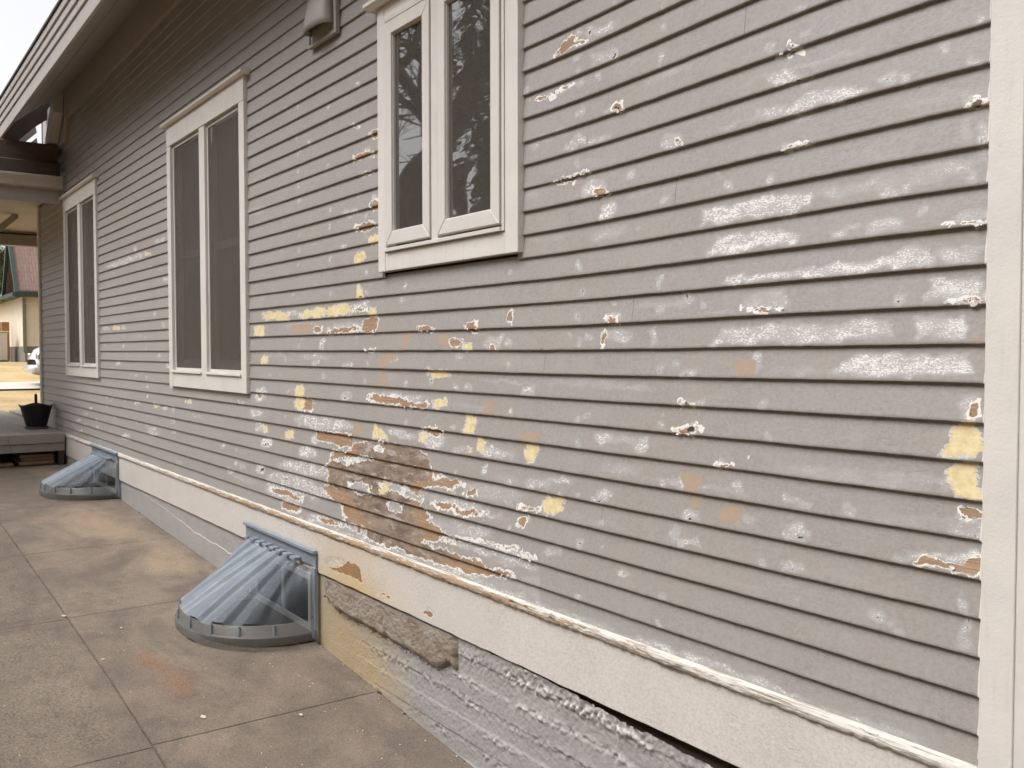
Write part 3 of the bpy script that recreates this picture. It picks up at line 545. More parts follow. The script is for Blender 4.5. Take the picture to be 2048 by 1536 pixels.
def board(k, x0, x1):
    zmid = zc(k, (x0+x1)/2)
    px, py = project(np.linspace(x0, x1, 30), -.02, np.array([float(zc(k, np.array(q))) for q in np.linspace(x0, x1, 30)]))
    fine = bool(((py > -60) & (py < 1600) & (px < 2060)).any())
    xs_ = cols(x0, x1, fine); n = len(xs_)
    z0 = zc(k, xs_); z1 = zc(k+1, xs_); hgt = z1-z0
    wob = (fbm(xs_*6, xs_*0+k*7.3, 3, 11)-.5)*.0022 + (fbm(xs_*40, xs_*0+k*3.1, 2, 12)-.5)*.0012
    lift = (fbm(xs_*1.1, xs_*0+k*5.7, 2, 13)-.5)*.004
    if k == -1: z0 = np.full(n, .612); wob = wob*.3
    hs_ = [0.0, 0.0018] + [h for h in ((.008,.016,.024,.032,.040,.048,.056,.064,.072,.080,.0888,.097) if fine else (.045,.0888,.097))]
    if k == -1: hs_ = [h*.85 for h in hs_]
    rows = [(z0+wob+.0006, np.full(n, -.021+BUTT+.001))]
    for i, h in enumerate(hs_):
        y = -.021 + BUTT*h/.0888 + lift*max(0, 1-h/.09)
        if i == 0: y = y+.0012
        rows.append((z0+h+(wob if i < 2 else wob*max(0, 1-h/.03)), np.full(n, 0.)+y))
    V = np.stack([np.stack([xs_, y, z], -1) for z, y in rows]).reshape(-1, 3)
    at = fields(V[:, 0], V[:, 2], float(.16*(vnoise(k*3.7, 1.3, 5)-.5)) or .001); at['su'] = 2.2*np.log(np.abs(V[:, 0])); at['sv'] = (V[:, 2]-np.tile(z0, len(rows)))*2.2/np.abs(V[:, 0])+k*3.3; at['hgt'] = np.concatenate([np.zeros(n)]+[np.full(n, h/.0888) for h in hs_])
    rimv.append(V[(np.abs(at['wood']+.001) < .005) & (V[:, 0] > -5.2) & (V[:, 1] < -.006)])
    me = grid_mesh('siding_board', V, len(rows), n, at)
    return hs(link('siding_board', me, SIDING))
splits = {}; rimv = []
for px_, py_ in ((652,1038),(499,950),(1090,740),(1352,345),(985,300)):
    X, Z = on_wall(px_, py_); splits.setdefault(int(round((Z-.694)/.0888-.5)), []).append(X)
for k, X_ in ((3,-2.35),(7,-3.3),(11,-2.2),(14,-4.6),(20,-1.75),(0,-4.9),(9,-5.1)): splits.setdefault(k, []).append(X_)
for k in range(2, 38, 3): splits.setdefault(k, []).append(-4.3-7*rp.random() if k > 12 else -8.5-2*rp.random())
for k in range(-1, 40):
    ivs = [(XL+.07, XR)]
    for a, b, lo, hi in WIN:
        zb, zt_ = float(zc(k, np.array(a))), float(zc(k+1, np.array(a)))
        if zt_ > lo+.05 and zb < hi-.05:
            nv = []
            for s, e in ivs:
                if s < a < e: nv += [(s, a+.03), (b-.03, e)]
                else: nv.append((s, e))
            ivs = nv
    for s, e in ivs:
        cuts = [s]+sorted(x for x in splits.get(k, []) if s+.4 < x < e-.4)+[e]
        for a, b in zip(cuts[:-1], cuts[1:]): board(k, a+.0006, b-.0006)
# small curled flakes of paint standing off round the bare spots
rv = np.concatenate(rimv); rv = rv[RNG.permutation(len(rv))[:650]]; m = MB()
for x, y, z in rv:
    s = .002+.0045*random.random(); a0 = random.uniform(0, 6.28); ca, sa = math.cos(a0), math.sin(a0); lf = .0006+.0030*random.random()
    P = lambda u, v_, d: (x+(u*ca-v_*sa)*1.4, y-.0008-d, z+(u*sa+v_*ca)*.8)
    m.add([P(-s,-s*.7,0), P(-s*.2,-s*.9,.0002), P(s,-s*.5,lf), P(-s,s*.6,0), P(-s*.1,s*.8,.0003), P(s*.8,s*.6,lf*1.1)], [(0,1,4,3),(1,2,5,4)])
fo = hs(m.build('curled_paint', simple('curled_paint_flake', (0.62, 0.60, 0.575), 0.7, 0.2, 40), recalc=False)); fo['kind'] = 'stuff'
# sheathing behind the boards (kept clear of the window openings)
WALLB = simple('sheathing', (0.12, 0.09, 0.07), 0.9)
m = MB(); xe = [XL+.06]
for a, b, lo, hi in WIN: m.box(xe[-1], a+.02, .02, .10, .3, 4.5); m.box(a+.02, b-.02, .02, .10, .3, lo+.04); m.box(a+.02, b-.02, .02, .10, hi-.04, 4.5); xe.append(b-.02)
m.box(xe[-1], -.93, .02, .10, .3, 4.5); m.box(XL+.06, XL+.14, .10, 8, .3, 4.5); m.box(-1.0, -.93, .10, 8, .3, 4.5)
hs(m.build('wall_sheathing', WALLB))
# drip cap (peeling ledge on top of the skirt board)
cx_ = np.concatenate([np.linspace(XL+.05, -6, 240)[:-1], np.linspace(-6, XR, 820)]); n = len(cx_)
nz = (fbm(cx_*14, cx_*0, 4, 31)-.5); nz2 = (fbm(cx_*45, cx_*0+3, 3, 32)-.5); near = sstep(-9, -4, cx_)
prof = [(-.018,.624),(-.024,.622),(-.029,.619),(-.034,.615),(-.037,.610),(-.039,.604),(-.0395,.598),(-.038,.593),(-.035,.589),(-.031,.587),(-.026,.586)]
rows = []
for i, (y, z) in enumerate(prof):
    fl = .75*(fbm(cx_*5, cx_*0+i*2.3, 4, 40)-.5)+.45*(fbm(cx_*70, cx_*0+i*1.7, 2, 41)-.5)
    a = .0025+.0055*near if 1 < i < 9 else .001
    rows.append(np.stack([cx_, y+fl*a*1.1+nz2*.002*near, z+fl*a*1.2+nz*.002*near*(i > 4)+(fbm(cx_*60, cx_*0+9, 3, 44)-.5)*.008*near*(i > 5)], -1))
V = np.concatenate(rows); fx = np.tile(cx_, len(prof)); idx = np.repeat(np.arange(len(prof)), n)
tb = .115*np.exp(-((fx+3.4)/1.2)**2)*(idx > 2) + .09*np.exp(-((fx+5.6)/1.6)**2)*(idx > 1) - .03*sstep(-2.2, -1.5, fx) - .03*sstep(-7.5, -9, fx) - .07*(idx < 3) - .05*(idx > 6) + .01
hs(link('drip_cap', grid_mesh('drip_cap', V, len(prof), n, dict(tanbias=tb), flip=True), CAP))
# skirt board
PATCH_SAVE = PATCH; PATCH = []
S1 = (340,1000,3.413); S2 = (620,1120,6.02)
Pg(S1,'wood',[(1060,455),(1140,460),(1215,415),(1290,465),(1320,560),(1230,520),(1130,490)],yy=-.03); Pt(S1,'scr',1130,430,80,55,.2,1.0,-.03); Pt(S2,'wood',1430,670,70,36,.4,1,-.03); Pt(S2,'scr',1440,610,70,40,.3,.9,-.03)
Pt(S2,'wood',900,430,70,14,.35,1,-.03); Pt(Cc,'scr',15,440,30,30,0,.8,-.03)
sx = np.concatenate([np.linspace(XL+.05, -6.2, 160)[:-1], np.linspace(-6.2, XR, 700)]); sz = np.concatenate([[.371,.371],np.linspace(.373, .592, 34)])
SX, SZ = np.meshgrid(sx, sz); SY = np.full(SX.shape, -.029)+(fbm(SX*2, SZ*3, 3, 51)-.5)*.004; SY[0] = 0.0
SZ2 = SZ+(SZ < .38)*((fbm(SX*9, SX*0, 3, 52)-.5)*.006)
at = fields(SX.ravel(), SZ.ravel()); at['yellow'][:] = -.03; at['hgt'] = np.zeros(SX.size); at['su'] = 2.2*np.log(np.abs(SX.ravel())); at['sv'] = SZ.ravel()*2.2/np.abs(SX.ravel())
st = np.exp(-((SX+4.25)/.42)**2)*(.45+.55*sstep(.5, .38, SZ)); at['stain'] = st
tS = SKIRT.node_tree
skirt = hs(link('skirt_board', grid_mesh('skirt_board', np.stack([SX, SY, SZ2], -1).reshape(-1,3), len(sz), len(sx), at), SKIRT))
PATCH = PATCH_SAVE
# yellowed water stain on the skirt
pn = [n_ for n_ in tS.nodes if n_.type == 'BSDF_PRINCIPLED'][0]; lk = pn.inputs['Base Color'].links[0]; srcs = lk.from_socket
an = tS.nodes.new('ShaderNodeAttribute'); an.attribute_name = 'stain'
mxn = tS.nodes.new('ShaderNodeMix'); mxn.data_type = 'RGBA'; mxn.blend_type = 'MULTIPLY'; mxn.inputs[7].default_value = (0.98, 0.80, 0.50, 1)
tS.links.new(an.outputs['Fac'], mxn.inputs[0]); tS.links.new(srcs, mxn.inputs[6]); tS.links.new(mxn.outputs[2], pn.inputs['Base Color'])
# foundation: rough board-marked concrete, real relief
fx_ = np.concatenate([np.linspace(XL+.05, -6.4, 300)[:-1], np.linspace(-6.4, -4.7, 180)[:-1], np.linspace(-4.7, -1.2, 760)]); fz_ = np.linspace(0, 1, 120)
FX, FT = np.meshgrid(fx_, fz_)
top = .384 - .018*sstep(-3.6, -3.1, FX) - .034*sstep(-3.0, -1.8, FX) + (fbm(FX*12, FX*0, 4, 61)-.5)*.018*sstep(-4.4, -3.3, FX)
bot = zg(FX)-.06; FZ = bot+(top-bot)*FT
rgh = sstep(-4.6, -3.3, FX)*.9+.1
band = lambda z0, wdt: np.exp(-((FZ-z0-(fbm(FX*3, FX*0, 3, int(abs(z0)*999))-.5)*.03)/wdt)**2)
bands = np.maximum.reduce([band(.30, .03), .8*band(.20, .016), band(.11, .016), .8*band(.02, .014), .9*band(-.07, .016), 0.8*np.exp(-((FZ-top)/.022)**2)])
pat = sstep(.38, .62, fbm(FX*5, FZ*7, 4, 63))
mmk = np.clip(bands*(.35+.9*pat), 0, 1.3)*rgh
lum = fbm(FX*62, FZ*62, 4, 64)
FY = -.0165 - (fbm(FX*4, FZ*5, 3, 65)-.5)*.008*rgh - mmk*(lum-.42)*.026 - (fbm(FX*85, FZ*85, 3, 66)-.5)*.004*(rgh*.8+.2)
FY = FY - .003*np.sign(np.sin(FZ*36+2))*rgh*.5
lowr = sstep(-4.2, -3.0, FX)
stain = np.exp(-((FX+4.35)/.62)**2)*(.75+.5*sstep(.2, -.05, FZ))
bare = np.zeros_like(FX)
crz = np.interp(FX[0], [-9.0,-7.6,-6.9,-6.3,-5.9,-5.5], [.37,.30,.235,.225,.205,.19])+(fbm(FX[0]*8, FX[0]*0, 3, 67)-.5)*.02
crw = np.interp(FX[0], [-9.0,-7.4,-7.0,-6.2,-5.4], [.0,.0025,.004,.0045,.006])
crack = np.clip(1.4-np.abs(FZ-crz)/np.maximum(crw, 1e-4), 0, 1)*(FX < -5.2)*(crw > .0005)
FY = FY - crack*.002
hs(link('foundation', grid_mesh('foundation', np.stack([FX, FY, FZ], -1).reshape(-1,3), len(fz_), len(fx_),
    dict(chalk=np.clip(mmk*(.25+1.2*(lum-.25)), 0, 1), stain=stain, bare=bare, crack=crack), smooth=True), FOUND))
# bare mortar repair proud of the foundation
S2w = lambda x, y: on_wall(620+x/6.02, 1120+y/6.02, -.025)
lowp = [S2w(*p) for p in ((185,420),(330,590),(520,720),(700,810),(900,920),(1050,1010),(1250,1120),(1420,1230),(1560,1310),(1660,1260))]
lx = np.array([p[0] for p in lowp]); lz = np.array([p[1] for p in lowp]); xr = S2w(1770, 950)[0]
mx_ = np.linspace(lx[0], xr, 170); mt = np.linspace(0, 1, 40); MX, MT = np.meshgrid(mx_, mt)
blo = np.interp(MX, lx, lz)+(fbm(MX*20, MX*0, 3, 71)-.5)*.022; bhi_ = .3690+0*MX+(fbm(MX*14, MX*0, 3, 72)-.5)*.006
MZ = blo+(bhi_-blo)*MT
ed = np.minimum(np.minimum((MX-lx[0]+.03)/.10, (xr-MX)/.02), np.minimum(MT*6, 1))
MY = -.020-.022*np.sqrt(np.clip(ed, 0, 1)) - (fbm(MX*22, MZ*22, 4, 73)-.5)*.010 - (fbm(MX*90, MZ*90, 2, 74)-.5)*.006
MX2 = MX+(fbm(MZ*25, MZ*0, 3, 75)-.5)*.02*(MX > xr-.03)
MY[0] = -.012; MY[:, 0] = -.012; MY[:, -1] = -.012
hs(link('mortar_patch', grid_mesh('mortar_patch', np.stack([MX2, MY, MZ], -1).reshape(-1,3), len(mt), len(mx_), smooth=False), MORTAR))
# corner boards and the caulk line
m = MB(); m.box(-1.045, -.9705, -.046, .012, .36, 4.2); hs(m.build('corner_board', TRIM, bevel=.002))
m = MB(); m.box(-.9695, -.9665, -.0445, .012, .36, 4.2); m.box(-.9655, -.88, -.049, .012, .36, 4.2); hs(m.build('corner_board', TRIM, bevel=.002))
m = MB(); m.box(XL-.02, XL+.055, -.04, .012, .36, 4.1); m.box(XL+.058, XL+.068, -.035, .0, .36, 4.1); hs(m.build('corner_board', TRIM, bevel=.003))
cz = np.linspace(.64, 3.2, 700); cw = .001+.006*np.clip(fbm(cz*9, cz*0, 4, 81)*1.6-.4, 0, 1)
fr = ((cz-.694)/.0888) % 1.0; yb = -.0195+BUTT*fr
V = np.stack([np.stack([-1.057-cw, yb-.0012, cz], -1), np.stack([-1.055-cw*.4, yb-.006, cz], -1), np.stack([-1.0455+0*cz, yb-.014-.004*fbm(cz*30, cz*0, 2, 82), cz], -1)]).reshape(-1,3)
hs(link('caulk_bead', grid_mesh('caulk_bead', V, 3, len(cz), flip=True), CAULK))
# ------------------------------------------------------------------ windows
def mitre(m, x0, x1, z0, z1, wd, y0, y1, gap=.0008):
    g = gap
    for P in ([(x0+g,z0),(x1-g,z0),(x1-wd-g,z0+wd),(x0+wd+g,z0+wd)], [(x0+g,z1),(x0+wd+g,z1-wd),(x1-wd-g,z1-wd),(x1-g,z1)],
              [(x0,z0+g),(x0+wd,z0+wd+g),(x0+wd,z1-wd-g),(x0,z1-g)], [(x1,z0+g),(x1,z1-g),(x1-wd,z1-wd-g),(x1-wd,z0+wd+g)]):
        m.prism(P, 'y', y0, y1)
def bar_frame(m, x0, x1, z0, z1, wd, y0, y1):
    m.box(x0, x0+wd, y0, y1, z0, z1); m.box(x1-wd, x1, y0, y1, z0, z1)
    m.box(x0+wd, x1-wd, y0, y1, z0, z0+wd); m.box(x0+wd, x1-wd, y0, y1, z1-wd, z1)
def tall_window(a, b, lo, hi, label):
    wn = empty('window', ((a+b)/2, 0, lo)); wn.parent = house; wn.matrix_parent_inverse = HP; wn['label'] = label
    inv = Matrix.Translation(((a+b)/2, 0, lo)).inverted()
    def pw(o): o.parent = wn; o.matrix_parent_inverse = inv; return o
    yf, yb = -.040, .012; c = .092; hd = .150; ap = .105; mu = .118
    for x0, x1 in ((a, a+c), (b-c, b)):
        m = MB(); m.box(x0, x1, yf, yb, lo, hi-hd); pw(m.build('side_casing', TRIM, bevel=.002))
    m = MB(); m.box(a, b, yf-.001, yb, hi-hd+.0015, hi); pw(m.build('head_casing', TRIM, bevel=.002))
    m = MB(); m.prism([(.01,hi+.0015),(-.062,hi+.0015),(-.072,hi+.012),(-.072,hi+.026),(-.045,hi+.038),(.01,hi+.044)], 'x', a-.05, b+.05); pw(m.build('head_cap', TRIM))
    m = MB(); m.box(a+c+.0015, b-c-.0015, yf+.002, yb, lo, lo+ap); pw(m.build('apron', TRIM, bevel=.002))
    mid = (a+b)/2
    m = MB(); m.box(mid-mu/2, mid+mu/2, yf+.003, yb, lo+ap+.0015, hi-hd-.0005); pw(m.build('mullion', TRIM, bevel=.002))
    for x0, x1 in ((a+c, mid-mu/2), (mid+mu/2, b-c)):
        z0, z1 = lo+ap, hi-hd
        m = MB(); m.box(x0-.006, x1+.006, yf-.010, .03, z0+.0015, z0+.018); pw(m.build('sill', TRIM, bevel=.002))
        m = MB(); bar_frame(m, x0+.006, x1-.006, z0+.019, z1-.006, .020, -.020, -.006); pw(m.build('screen_frame', SASHW, bevel=.0015))
        m = MB(); m.box(x0+.027, x1-.027, -.0135, -.0125, z0+.04, z1-.027); pw(m.build('insect_screen', SCREEN))
        m = MB(); zm = lo+(hi-lo)*.49
        m.box(x0+.004, x0+.055, .018, .05, z0+.02, z1); m.box(x1-.055, x1-.004, .018, .05, z0+.02, z1); m.box(x0+.056, x1-.056, .016, .05, zm, zm+.045); m.box(x0+.056, x1-.056, .018, .05, z0+.02, z0+.10)
        pw(m.build('sash', TRIM))
        m = MB(); m.box(x0+.05, x1-.05, .034, .036, z0+.05, z1); pw(m.build('pane', DARKGLASS))
    return wn
tall_window(*WIN[0], 'far tall double window with dark insect screens beside the porch')
tall_window(*WIN[1], 'middle tall double window with dark insect screens')
a, b, lo, hi = WIN[2]
cw_ = empty('window', ((a+b)/2, 0, lo)); cw_.parent = house; cw_.matrix_parent_inverse = HP; cw_['label'] = 'near casement window with two panes reflecting bare trees'
cinv = Matrix.Translation(((a+b)/2, 0, lo)).inverted()
def pc(o): o.parent = cw_; o.matrix_parent_inverse = cinv; return o
m = MB(); m.box(a, a+.066, -.042, .012, lo, hi); pc(m.build('side_casing', TRIM, bevel=.002))
m = MB(); m.box(b-.082, b, -.042, .012, lo, hi); pc(m.build('side_casing', TRIM, bevel=.002))
m = MB(); m.box(a+.0675, b-.0835, -.040, .012, lo+.001, lo+.086); pc(m.build('apron', TRIM, bevel=.002))
m = MB(); m.box(a+.0675, b-.0835, -.040, .012, hi-.066, hi); pc(m.build('head_casing', TRIM, bevel=.002))
m = MB(); m.prism([(.01,hi+.0015),(-.07,hi+.0015),(-.085,hi+.014),(-.085,hi+.03),(-.05,hi+.046),(.01,hi+.052)], 'x', a-.06, b+.06); pc(m.build('head_cap', TRIM))
m = MB(); x0, x1, z0, z1 = a+.068, b-.084, lo+.088, hi-.068
m.box(x0, x0+.016, -.046, .01, z0, z1); m.box(x1-.016, x1, -.046, .01, z0, z1); m.box(x0+.017, x1-.017, -.054, .01, z0, z0+.016); m.box(x0+.017, x1-.017, -.046, .01, z1-.016, z1); m.box(-3.413, -3.362, -.046, .01, z0+.017, z1-.017)
pc(m.build('frame', SASHW, bevel=.0015))
for sx0, sx1, gm in ((x0+.024, -3.421, GLASS_A), (-3.354, x1-.024, GLASS_B)):
    m = MB(); mitre(m, sx0, sx1, z0+.030, z1-.024, .058, -.052, -.02, .0010); pc(m.build('sash', SASHW, bevel=.002))
    m = MB(); bar_frame(m, sx0+.05, sx1-.05, z0+.08, z1-.074, .013, -.042, -.022); pc(m.build('glazing_bead', SASHW))
    m = MB(); m.box(sx0+.055, sx1-.055, -.031, -.027, z0+.085, z1-.079); pc(m.build('pane', gm))
    m = MB(); m.box(sx1-.085, sx1-.066, -.0325, -.0312, z0+.096, z0+.112); pc(m.build('sticker', CAULK))
# ------------------------------------------------------------------ eave and roof
XE = -11.25
m = MB(); m.box(XE, -.8, -.040, .0, 4.150, 4.452); hs(m.build('frieze_board', EAVE))
def nr(y, z, f=.95): return (CAM[1]+f*(y-CAM[1]), CAM[2]+f*(z-CAM[2]))      # eave edge carried a little nearer than first guessed
ye, ze_ = nr(-.508, 4.119)
sl = [(-.041+(ye+.041)*q, 4.448+(ze_-4.448)*q) for q in (0, .32, .326, .64, .646, 1)]
for i in (0, 2, 4):
    (y0, z0), (y1, z1) = sl[i], sl[i+1]; dz = .004*(i == 2)
    m = MB(); m.prism([(y0,z0-dz),(y1,z1-dz),(y1,z1+.018),(y0,z0+.018)], 'x', XE, -.8); hs(m.build('soffit_board', EAVE2))
(fy0, fz0), (fy1, fz1) = nr(-.535, 4.085), nr(-.510, 4.215)
m = MB(); m.box(-12.1, -.8, fy0, fy1, fz0, fz1); hs(m.build('fascia_board', EAVE, bevel=.003))
# layered eave edge above the fascia, with butt joints
for j, (y, z0, z1) in enumerate(((-.548,4.220,4.290), (-.560,4.296,4.366), (-.572,4.372,4.440))):
    y, z0 = nr(y, z0); z1 = nr(0, z1)[1]
    cuts = [-12.15]+sorted([-12.15+11.3*(0.13+.28*q+.09*j) for q in range(3)])+[-.8]
    for a_, b_ in zip(cuts[:-1], cuts[1:]):
        m = MB(); m.box(a_+.004, b_-.004, y, fy1, z0, z1); hs(m.build('eave_edge_board', EAVE, bevel=.006))
SHINGLE = simple('roof_shingle', (0.10, 0.085, 0.07), 0.95, 0.3, 20, 0.004, 90)
ry, rz = nr(-.585, 4.447)
m = MB(); m.prism([(ry,rz),(ry,rz+.02),(-.25,4.72),(5,8.4),(5,8.34),(-.2,4.66)], 'x', -12.0, -.75)
m.box(-12.2, -12.002, ry-.005, fy1, rz+.001, rz+.021); hs(m.build('roof', SHINGLE))
# exposed dark end of the eave over the porch
for pts_, mt_ in (([(-.60,4.0),(-.60,4.35),(-.40,4.75),(.15,5.0),(.15,4.5),(-.173,4.245),(-.494,3.91),(-.56,3.9)], DARKWOOD), ([(-.494,3.912),(-.176,4.243),(-.165,4.168),(-.405,3.93),(-.42,3.91)], EAVE2), ([(-.345,3.935),(-.166,4.108),(-.155,4.01),(-.205,3.955),(-.22,3.93)], EAVE2)):
    m = MB(); m.prism(pts_, 'x', -12.36, -12.30); hs(m.build('lookout_board', mt_))
m = MB(); m.prism([(-11.95,3.93),(-11.86,3.93),(XE-.02,4.45),(XE-.02,4.2),(-11.6,3.93)], 'y', -.16, -.06); hs(m.build('eave_bracket', EAVE2))
m = MB(); m.box(-12.6, XE-.002, -.05, .0, 3.9, 4.45); hs(m.build('frieze_board', EAVE2))
# ------------------------------------------------------------------ vent hood
vh = empty('vent_hood', (-4.52, -.02, 3.17), 'square painted exhaust vent hood on the clapboards above and between the windows', 'vent')
VI = Matrix.Translation((-4.52, -.02, 3.17)).inverted()
VENT = trim_mat('vent_paint', (0.36, 0.335, 0.32), 0.3)
def vp(o): o.parent = vh; o.matrix_parent_inverse = VI; return o
m = MB(); m.box(-4.69, -4.345, -.034, -.018, 3.175, 3.53); vp(m.build('mounting_plate', VENT, bevel=.004))
m = MB(); bar_frame(m, -4.692, -4.343, 3.173, 3.532, .022, -.046, -.0345); vp(m.build('plate_rim', VENT, bevel=.004))
nu, nv = 20, 10; V = []
for j in range(nv+1):
    t = j/nv; zt = 3.48-.245*t; pr = .012+.062*math.sin(t*math.pi/2)**1.2; hw = .10+.03*t
    for i in range(nu+1):
        th = math.pi*i/nu; V.append((-4.52-hw*math.cos(th), -.036-pr*math.sin(th)**.6, zt-(.0 if j < nv else .012*math.sin(th))))
me = grid_mesh('hood', np.array(V), nv+1, nu+1, smooth=True); ho = vp(link('hood', me, VENT)); ho.modifiers.new('s', 'SOLIDIFY').thickness = .006
m = MB(); m.tube((-4.58,-.104,3.235), (-4.46,-.104,3.235), .005, .005, 8); vp(m.build('hood_lip', VENT, smooth=True))
m = MB(); m.prism([(-.04,3.26),(-.085,3.265),(-.085,3.269),(-.04,3.34)], 'x', -4.61, -4.43); vp(m.build('duct', DARKWOOD))
# ------------------------------------------------------------------ window well covers
def well_cover(xa, xb, zt, label, kind):
    xc = (xa+xb)/2; a_ = (xb-xa)/2; zb = float(zg(xc)); b_ = .535; H_ = zt-zb
    root = empty('window_well_cover', (xc, -.04, zb), label, 'window well cover', 'window well covers'); inv = Matrix.Translation((xc, -.04, zb)).inverted()
    def pr(o): o.parent = root; o.matrix_parent_inverse = inv; return o
    zr = zb+.108; yt = -.085; ztop = zt-.085; at_ = .70*a_
    nu = 240
    uu = np.linspace(0, 1, nu+1); th = math.pi*(1-uu)
    bxp = xc+a_*.985*np.sign(np.cos(th))*np.abs(np.cos(th))**.9; byp = -.045-b_*np.abs(np.sin(th))**.85
    tl = np.clip((uu-.5)*1.5, -.5, .5)*2     # along the straight top edge
    endt = np.clip((np.abs(uu-.5)-.333)/.167, 0, 1)
    txp = xc+np.sign(uu-.5)*(np.abs(tl)*at_+endt*(a_*.90-at_)); typ = yt+(yt*-.45)*endt; tzp = ztop-.02*endt
    ph = (uu*8+.5) % 1.0; sq = np.clip((np.abs(ph-.5)-.25)*14, -1, 1)*(1-.8*endt)
    rows = []; nv = 14
    for j in range(nv+1):
        t = j/nv; bow = math.sin(math.pi*t)*(.006+.05*endt)
        x = txp*(1-t)+bxp*t+np.sign(uu-.5)*bow*endt*.8; y = typ*(1-t)+byp*t-bow*.4; z = tzp*(1-t)+zr*t+bow*.9
        rib = .013*sq*(1 if j else .8)
        z = z+rib; y = y-rib*.5; rows.append(np.stack([x, y, z], -1))
    Vd = np.concatenate(rows); up = np.repeat(uu[None], nv+1, 0).ravel(); tv = np.repeat(np.linspace(0, 1, nv+1), nu+1)
    milk = .72-.46*sstep(.50, .85, up)-.10*sstep(.4, 0., up)-.14*tv
    pr(link('dome', grid_mesh('dome', Vd, nv+1, nu+1, dict(milk=milk)), COVER))
    # standing rim, ledge and base skirt
    prof = [(1.0, 0.0), (1.018, -.002), (1.02, -.050), (1.05, -.056), (1.055, -.064), (1.05, -.106)]
    rows = [np.stack([xc+(bxp-xc)*s, -.04+(byp+.04)*s, zr+dz+0*uu], -1) for s, dz in prof]
    Vr = np.concatenate(rows)
    pr(link('rim', grid_mesh('rim', Vr, len(prof), nu+1, dict(milk=np.full(len(Vr), .42))), COVER_RIM))
    for i_ in range(1, 9):      # small upright stiffeners on the rim
        k_ = int(nu*i_/9); m = MB(); x, y = bxp[k_], byp[k_]; d = Vector((x-xc, y+.04, 0)).normalized(); p0 = Vector((x, y, zr-.052))+d*.018; p1 = Vector((x, y, zr+.002))+d*.014
        m.tube(p0, p1, .007, .006, 6); o = m.build('stiffener', COVER); o.data.attributes.new('milk', 'FLOAT', 'POINT').data.foreach_set('value', [.75]*len(o.data.vertices)); pr(o)
    # ribbed step under the flange
    for i_ in range(7):
        x = xc-at_+2*at_*(i_+.5)/7; m = MB(); m.box(x-.035, x+.03, yt-.004, -.044, ztop+.002, ztop+.022); o = m.build('step_rib', COVER, bevel=.004)
        o.data.attributes.new('milk', 'FLOAT', 'POINT').data.foreach_set('value', [.8]*len(o.data.vertices)); pr(o)
    # wall flange: plate with openings below the dome edge, lipped top and ends
    m = MB(); m.box(xa-.01, xb+.01, -.0425, -.036, ztop-.004, zt); m.box(xa-.012, xb+.012, -.060, -.036, zt-.016, zt+.004)
    m.box(xb-.030, xb+.012, -.052, -.036, zb+.004, ztop-.005); m.box(xa-.012, xa+.030, -.052, -.036, zb+.004, ztop-.005)
    o = m.build('flange', COVER, bevel=.003); o.data.attributes.new('milk', 'FLOAT', 'POINT').data.foreach_set('value', [.82]*len(o.data.vertices)); pr(o)
    m = MB(); m.tube((xb-.01,-.054,zb+.12), (xb-.01,-.044,zb+.12), .006, .006, 8); pr(m.build('screw', DARKWOOD))
    # basement window and flat dark disc behind the plastic
    bw = empty('basement_window', (xc, 0, zb), None); bw.parent = house; bw.matrix_parent_inverse = HP; bi = Matrix.Translation((xc, 0, zb)).inverted()
    def pb(o): o.parent = bw; o.matrix_parent_inverse = bi; return o
    m = MB(); bar_frame(m, xc-.40, xc+.44, zb+.02, ztop-.06, .035, -.032, -.02); m.box(xc+.02, xc+.06, -.032, -.02, zb+.056, ztop-.096); pb(m.build('frame', EAVE2))
    m = MB(); m.box(xc-.364, xc+.404, -.026, -.0225, zb+.056, ztop-.096); pb(m.build('pane', DARKGLASS))
    ring = [(xc+a_*.93*math.cos(t), -.04-b_*.93*abs(math.sin(t))**.9) for t in np.linspace(math.pi, 0, 30)]
    m = MB(); m.prism([(xc-a_*.93,-.035)]+ring+[(xc+a_*.93,-.035)], 'z', zb-.02, zb+.022); pr(m.build('well_shade_disc', DIRT))  # dark disc stands in for the shade down the open well pit
    return root
well_cover(-10.19, -9.11, .622, 'pale blue ribbed plastic window well cover beside the porch deck', 0)
well_cover(-5.71, -4.655, .487, 'larger looking near blue ribbed plastic window well cover by the mortar patch', 1)
# ------------------------------------------------------------------ porch
porch = empty('porch', (-13.7, -1.5, .28), 'grey plank porch deck under a low gutter roof at the far end of the wall', 'porch'); PI_ = Matrix.Translation((-13.7, -1.5, .28)).inverted()
def pp(o): o.parent = porch; o.matrix_parent_inverse = PI_; return o
DECK = simple('grey_deck_paint', (0.34, 0.315, 0.285), 0.75, 0.25, 4, 0.002, 60, sc3=(1,6,1))
DECKF = simple('deck_fascia_paint', (0.33, 0.30, 0.265), 0.75, 0.2, 5, 0.002, 60)
PCEIL = simple('porch_ceiling_paint', (0.50, 0.45, 0.41), 0.6, 0.08, 4)
for i in range(22):
    y = -.045-.142*i
    m = MB(); m.box(-16.6, -11.585, y-.139, y, .598+random.uniform(-.002,.002), .637); pp(m.build('deck_board', DECK, bevel=.003))
for i in range(5):
    y = .17+.142*i
    m = MB(); m.box(-16.6, -13.26, y-.139, y, .598, .637); pp(m.build('deck_board', DECK, bevel=.003))
for (y0, y1, z0, z1, x) in ((-.62,-.046,.528,.630,-11.583), (-3.17,-.623,.528,.630,-11.583), (-.60,-.046,.432,.526,-11.60), (-3.17,-.603,.432,.526,-11.60)):
    m = MB(); m.box(x-.035, x, y0, y1, z0, z1); pp(m.build('deck_fascia', DECKF, bevel=.003))
m = MB(); m.box(-11.70, -11.62, -.11, -.05, .25, .431); pp(m.build('deck_post', DARKWOOD, bevel=.004))
